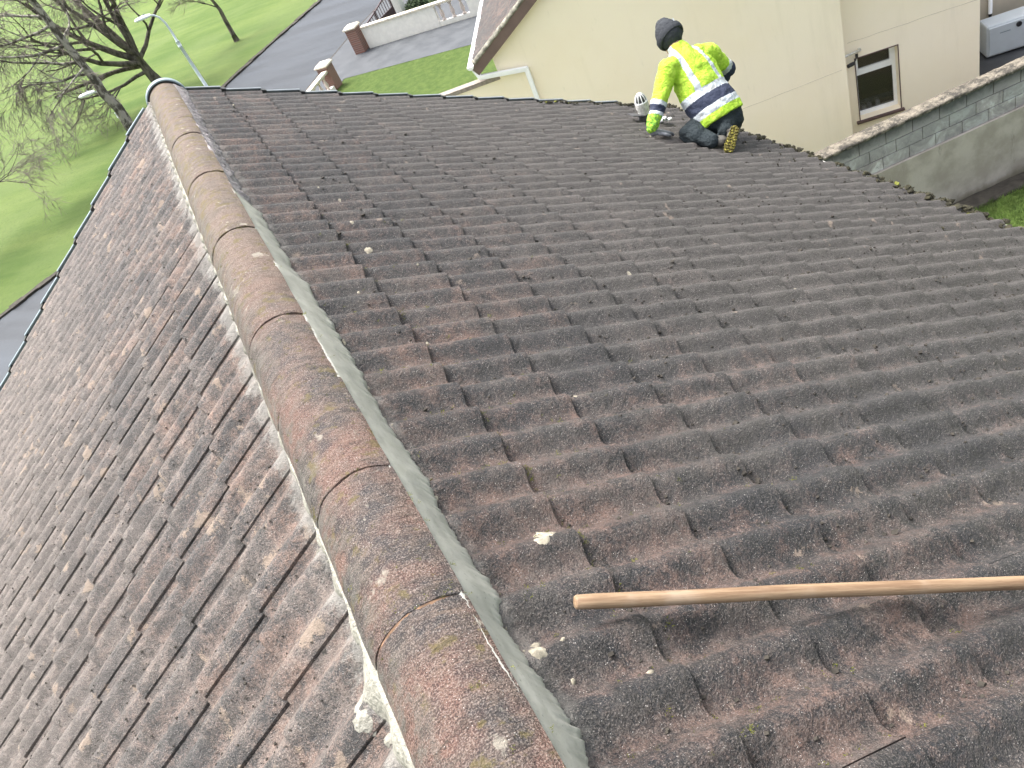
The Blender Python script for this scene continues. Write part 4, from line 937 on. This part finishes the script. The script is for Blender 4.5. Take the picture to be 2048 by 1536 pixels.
class Vox:
    def __init__(s): s.bm = bmesh.new()
    def loft(s, rings):                        # rings: (centre, axisA, axisB, a, b)
        n = 20; vs = []
        for c, A_, B__, a, b in rings:
            vs.append([s.bm.verts.new(c + A_ * math.cos(2 * PI * k_ / n) * a + B__ * math.sin(2 * PI * k_ / n) * b) for k_ in range(n)])
        for i in range(len(vs) - 1):
            for k_ in range(n): s.bm.faces.new((vs[i][k_], vs[i][(k_ + 1) % n], vs[i + 1][(k_ + 1) % n], vs[i + 1][k_]))
        s.bm.faces.new(vs[0][::-1]); s.bm.faces.new(vs[-1])
    def cap(s, a, b, ra, rb, fl=1.0, side=None):
        d = (b - a); L_ = d.length; d.normalize(); A_ = (side - d * side.dot(d)).normalized() if side else d.orthogonal().normalized(); B__ = d.cross(A_)
        R_ = []
        for t in (-80, -50, -25): t = math.radians(t); R_.append((a + d * math.sin(t) * ra, A_, B__, ra * math.cos(t), ra * math.cos(t) * fl))
        for f in (0, .25, .5, .75, 1): r = ra + (rb - ra) * f; R_.append((a + d * L_ * f, A_, B__, r, r * fl))
        for t in (25, 50, 80): t = math.radians(t); R_.append((b + d * math.sin(t) * rb, A_, B__, rb * math.cos(t), rb * math.cos(t) * fl))
        s.loft(R_)
    def ball(s, c, r, sc=(1, 1, 1), rot=None):
        M4 = Matrix.Translation(c) @ (rot.to_4x4() if rot else Matrix.Identity(4)) @ Matrix.Diagonal((sc[0] * r, sc[1] * r, sc[2] * r, 1))
        bmesh.ops.create_icosphere(s.bm, subdivisions=3, radius=1, matrix=M4)
    def build(s, name, voxel, mats, parent, smooth_it=4, zone=None, wrinkle=0, wscale=18, label=None):
        bmesh.ops.recalc_face_normals(s.bm, faces=s.bm.faces)
        me = bpy.data.meshes.new(name + '_src'); s.bm.to_mesh(me); s.bm.free()
        o = bpy.data.objects.new(name + '_src', me); COL.objects.link(o)
        rm = o.modifiers.new('r', 'REMESH'); rm.mode = 'VOXEL'; rm.voxel_size = voxel
        sm = o.modifiers.new('s', 'SMOOTH'); sm.iterations = smooth_it; sm.factor = .6
        dg = bpy.context.evaluated_depsgraph_get(); dg.update()
        me2 = bpy.data.meshes.new_from_object(o.evaluated_get(dg)); bpy.data.objects.remove(o)
        me2.name = name
        for mm in mats: me2.materials.append(mm)
        if wrinkle:
            nn = [v.normal.copy() for v in me2.vertices]
            for v, n_ in zip(me2.vertices, nn):
                c = v.co; w = noise.turbulence(Vector((c.x * wscale, c.y * wscale * .6, c.z * wscale * 1.3)), 3, True)
                v.co = c + n_ * (w - .5) * wrinkle
        if zone:
            mi = [zone(Vector(p.center), Vector(p.normal)) for p in me2.polygons]; me2.polygons.foreach_set('material_index', mi)
        me2.polygons.foreach_set('use_smooth', [True] * len(me2.polygons))
        me2.transform(Matrix.Translation(-ROOT[parent.name])); me2.update()
        ob = bpy.data.objects.new(name, me2); COL.objects.link(ob); ob.parent = parent; ROOT[ob.name] = ROOT[parent.name]
        if label: ob['label'] = label
        return ob
SPI = (NEC - PEL).normalized(); FWD = SPI.cross(LAT).normalized() ; LAT2 = FWD.cross(SPI).normalized()
if LAT2.dot(LAT) < 0: LAT2 = -LAT2
# --- body (one continuous surface)
v = Vox()
v.loft([(PEL - SPI * .06, LAT2, FWD, .12, .09), (PEL, LAT2, FWD, .15, .11), (LUM, LAT2, FWD, .13, .095), (CHE, LAT2, FWD, .155, .11), (CHE.lerp(NEC, .6), LAT2, FWD, .13, .09), (NEC, LAT2, FWD, .065, .06)])
v.cap(NEC - SPI * .03, HEA, .055, .055); v.ball(HEA, .098, (.80, 1.0, 1.15))
fc = (J(-.30, .85, -.42)).normalized(); upH = (HEA - NEC).normalized(); fc = (fc - upH * fc.dot(upH)).normalized(); sdH = fc.cross(upH).normalized()
v.ball(HEA + fc * .095 - upH * .02, .018, (1, 1.2, 1.3)); v.ball(HEA + fc * .085 - upH * .062, .018, (1.4, .8, .5)); v.ball(HEA + fc * .07 - upH * .09, .03)
for sg_ in (-1, 1):
    v.ball(HEA + sdH * .083 * sg_ - upH * .02, .022, (.4, 1, 1.2)); v.ball(HEA + fc * .083 + sdH * .032 * sg_, .012)
for a, b, ra, rb in ((LSH, LEL, .050, .040), (LEL, LWR, .040, .028), (RSH, REL, .050, .040), (REL, RWR, .040, .028), (LHI, LKN, .075, .05), (LKN, LKN.lerp(LAN, .8), .045, .03), (RHI, RKN, .075, .05), (RKN, RKN.lerp(RAN, .85), .045, .02)): v.cap(a, b, ra, rb)
v.cap(RKN.lerp(RAN, .85), RAN + J(.0, .03, .02), .02, .018)
def hand(v, wr, dirn, side, nrm, s=1.0, curl=.25):
    dirn = dirn.normalized(); side = (side - dirn * side.dot(dirn)).normalized(); nrm = dirn.cross(side).normalized() * (1 if dirn.cross(side).dot(nrm) > 0 else -1)
    pc = wr + dirn * .05 * s
    v.loft([(wr, side, nrm, .026 * s, .020 * s), (wr + dirn * .03 * s, side, nrm, .034 * s, .017 * s), (wr + dirn * .075 * s, side, nrm, .042 * s, .015 * s), (wr + dirn * .09 * s, side, nrm, .040 * s, .012 * s)])
    for i, (o_, L_) in enumerate(((-.031, .068), (-.010, .078), (.011, .072), (.031, .056))):
        p = wr + dirn * .085 * s + side * o_ * s; d = (dirn + side * o_ * 3.5).normalized(); 
        q = p + d * L_ * .5 * s; r_ = q + (d - nrm * curl).normalized() * L_ * .30 * s; e = r_ + (d - nrm * curl * 2.2).normalized() * L_ * .22 * s
        v.cap(p, q, .0095 * s, .009 * s); v.cap(q, r_, .009 * s, .0085 * s); v.cap(r_, e, .0085 * s, .0075 * s)
    p = wr + dirn * .025 * s - side * .03 * s; q = p + (dirn * .6 - side * .8).normalized() * .04 * s; v.cap(p, q, .013 * s, .011 * s); v.cap(q, q + (dirn - side * .2 - nrm * .2).normalized() * .032 * s, .011 * s, .009 * s)
hdL = (EX[1] * .95 + J(.0, .25, 0)).normalized()
v2 = Vox()                                                   # gloves
LH0 = LWR + J(.005, -.005, -.035)
hand(v, LH0, hdL, EY, EN[1]); hand(v, RWR, J(-.5, .8, -.3), J(.8, .4, 0), J(0, 0, 1))
v.cap(LWR, LH0, .03, .026)
v.build('body', .0062, [M['skin']], per, 2)
hand(v2, LH0, hdL, EY, EN[1], 1.32); v2.cap(LWR + (LEL - LWR) * .12, LH0, .038, .033)
v2.build('glove', .0045, [M['glove']], per, 1)
v2 = Vox(); hand(v2, RWR, J(-.5, .8, -.3), J(.8, .4, 0), J(0, 0, 1), 1.12); v2.cap(RWR + (REL - RWR) * .12, RWR, .038, .033); v2.build('glove', .0045, [M['glove']], per, 1)
# --- hat
v = Vox(); v.ball(HEA + upH * .018, .117, (.90, 1.04, 1.08)); v.cap(HEA + upH * .02, HEA + upH * .095, .108, .075)
hat = v.build('woollen_hat', .006, [M['hat']], per, 4, wrinkle=.006, wscale=26)
v = Vox(); n_ = 40; tilt = (upH * 1 + fc * .22).normalized(); s1_ = tilt.cross(sdH).normalized()
cc = HEA + upH * .010 - fc * .002
vs = []
bm = v.bm
for rr, hh in ((.100, -.042), (.116, -.045), (.124, -.02), (.123, .012), (.112, .024), (.098, .020)):
    vs.append([bm.verts.new(cc + sdH * math.cos(2 * PI * k_ / n_) * rr * .93 + s1_ * math.sin(2 * PI * k_ / n_) * rr * 1.04 + tilt * hh) for k_ in range(n_)])
for i in range(6):
    for k_ in range(n_): bm.faces.new((vs[i][k_], vs[i][(k_ + 1) % n_], vs[(i + 1) % 6][(k_ + 1) % n_], vs[(i + 1) % 6][k_]))
v.build('hat_cuff', .005, [M['hat']], hat, 1, wrinkle=.003, wscale=40)
mb = MB(); tg = HEA + upH * .058 - fc * .118; mb.box(tg, sdH, upH, fc, .0035, .020, .0015); part('hat_tag', mb, M['silver'], hat)
# --- jacket
v = Vox()
HEM = PEL - SPI * .085
v.loft([(HEM, LAT2, FWD, .222, .175), (PEL + SPI * .03, LAT2, FWD, .232, .178), (LUM + SPI * .03, LAT2, FWD, .226, .160), (CHE, LAT2, FWD, .216, .152), (CHE.lerp(NEC, .45), LAT2, FWD, .190, .128), (CHE.lerp(NEC, .85), LAT2, FWD, .125, .10), (NEC + SPI * .02, LAT2, FWD, .082, .080), (NEC + SPI * .05, LAT2, FWD, .074, .074)])
v.ball(LSH, .088); v.ball(RSH, .088); v.cap(CHE.lerp(NEC, .55), LSH, .10, .082); v.cap(CHE.lerp(NEC, .55), RSH, .10, .082)
v.cap(LSH, LEL, .086, .070); v.cap(LEL, LWR + (LEL - LWR) * .04, .070, .052)
v.cap(RSH, REL, .086, .072); v.cap(REL, RWR, .072, .052)
TL = (NEC - HEM).length
def seg(p, a, b): d = b - a; t = max(0, min(1, (p - a).dot(d) / d.dot(d))); return t, (p - a - d * t).length
def zone(p, n):
    best = None
    tq = (p - HEM).dot(SPI) / TL; lt = (p - HEM).dot(LAT2); fw = (p - HEM).dot(FWD)
    wob = .012 * N3(p * 9)
    # arms
    r = []
    for side_, (sh, el_, wr) in ((0, (LSH, LEL, LWR)), (1, (RSH, REL, RWR))):
        t1, d1 = seg(p, sh, el_); t2, d2 = seg(p, el_, wr)
        if d1 < d2: r.append((d1 / .085, t1 * .5, side_))
        else: r.append((d2 / .062, .5 + t2 * .5, side_))
    dt = math.hypot(lt / .21, fw / .15); dt = dt if tq < .80 else dt + (tq - .80) * 2
    r.sort(); da, ta, sa = r[0]
    arm = da < 1.22 and (dt > 1.02 or (ta > .30 and da < dt))
    if arm and ta > .20:
        ta += wob
        if sa == 1:
            if ta < .37: return 0
            if ta < .46: return 1
            if ta < .80: return 2
            return 1 if ta < .86 else 3
        if ta < .48: return 0
        if ta < .56: return 1
        if ta < .69: return 2
        if ta < .75: return 1
        return 3
    tq += wob + .02 * lt
    if tq > .37:
        x = abs(lt + .004)
        if fw < .06 and .098 < x + (tq - .37) * .05 < .142: return 1
        if abs(tq - .37) < .001: return 1
        if x > .10 and tq > .90: return 0
    if .335 < tq < .43: return 1
    if .195 < tq <= .335: return 2
    if .10 < tq <= .195: return 1
    return 0
v.build('jacket', .0075, [M['hiviz'], M['silver'], M['navy'], M['hiviz_dirty']], per, 5, zone, wrinkle=.020, wscale=7)
# --- trousers and boots
v = Vox()
v.loft([(PEL - SPI * .16, LAT2, FWD, .12, .10), (PEL - SPI * .09, LAT2, FWD, .185, .15), (PEL, LAT2, FWD, .175, .13), (LUM, LAT2, FWD, .14, .11)])
v.ball(J(3.86, -1.57, -1.915), .085, (1, 1.1, 1.2)); v.ball(J(3.79, -1.62, -1.985), .125)
v.cap(LHI, LKN, .112, .078); v.cap(LKN, LAN, .085, .066); v.ball(LKN + J(-.012, 0, .015), .076)
v.cap(RHI, RKN, .125, .09); v.cap(RKN, RAN, .09, .070); v.cap(RHI, RAN + J(.03, .03, .02), .11, .07)
v.ball(LKN.lerp(LAN, .35) + J(0, 0, .01), .092)
v.build('trousers', .008, [M['trouser']], per, 4, wrinkle=.022, wscale=7)
sd_dir = (CAM - HEEL).normalized()
L0_ = (TOE - HEEL); Ld = L0_.normalized(); so_n = (sd_dir - Ld * sd_dir.dot(Ld)).normalized(); wd_ = Ld.cross(so_n).normalized()
v = Vox(); v.cap(HEEL - so_n * .045 - Ld * .0, HEEL + Ld * .10 - so_n * .05, .042, .045); v.cap(HEEL + Ld * .10 - so_n * .045, TOE - so_n * .035, .044, .036); v.cap(RAN, HEEL - so_n * .06, .058, .046)
bt_ = v.build('boot', .006, [M['boot']], per, 3, wrinkle=.006, wscale=20, label='right boot with the sole turned to the back')
mb = MB(); ring = []
nS = 30; LL = L0_.length + .055
for i in range(nS):
    a = 2 * PI * i / nS; x = math.cos(a); y = math.sin(a)
    w = .044 + .006 * x; w *= (1 - .16 * math.exp(-((x + .15) / .35) ** 2))
    ring.append(HEEL - Ld * .022 + Ld * (LL / 2 * (1 + math.copysign(abs(x) ** .8, x))) + wd_ * (math.copysign(abs(y) ** .75, y) * w))
mb.prism([p - so_n * .018 for p in ring], so_n * .024)
for i in range(9):
    for s_ in (-1, 1):
        c_ = HEEL - Ld * .004 + Ld * (LL * (i + .5) / 9.6) + wd_ * s_ * .021; mb.box(c_ + so_n * .009, (Ld * .95 + wd_ * .3 * s_).normalized(), (wd_ * .95 - Ld * .3 * s_).normalized(), so_n, .0085, .014, .0045)
part('boot_sole', mb, M['sole'], bt_, bevel=.002)
v = Vox(); v.cap(LAN + J(-.02, .03, 0), LAN + J(.06, -.05, -.02), .05, .042); v.build('boot', .007, [M['boot']], per, 3, wrinkle=.006, label='left boot lying flat under the right leg')
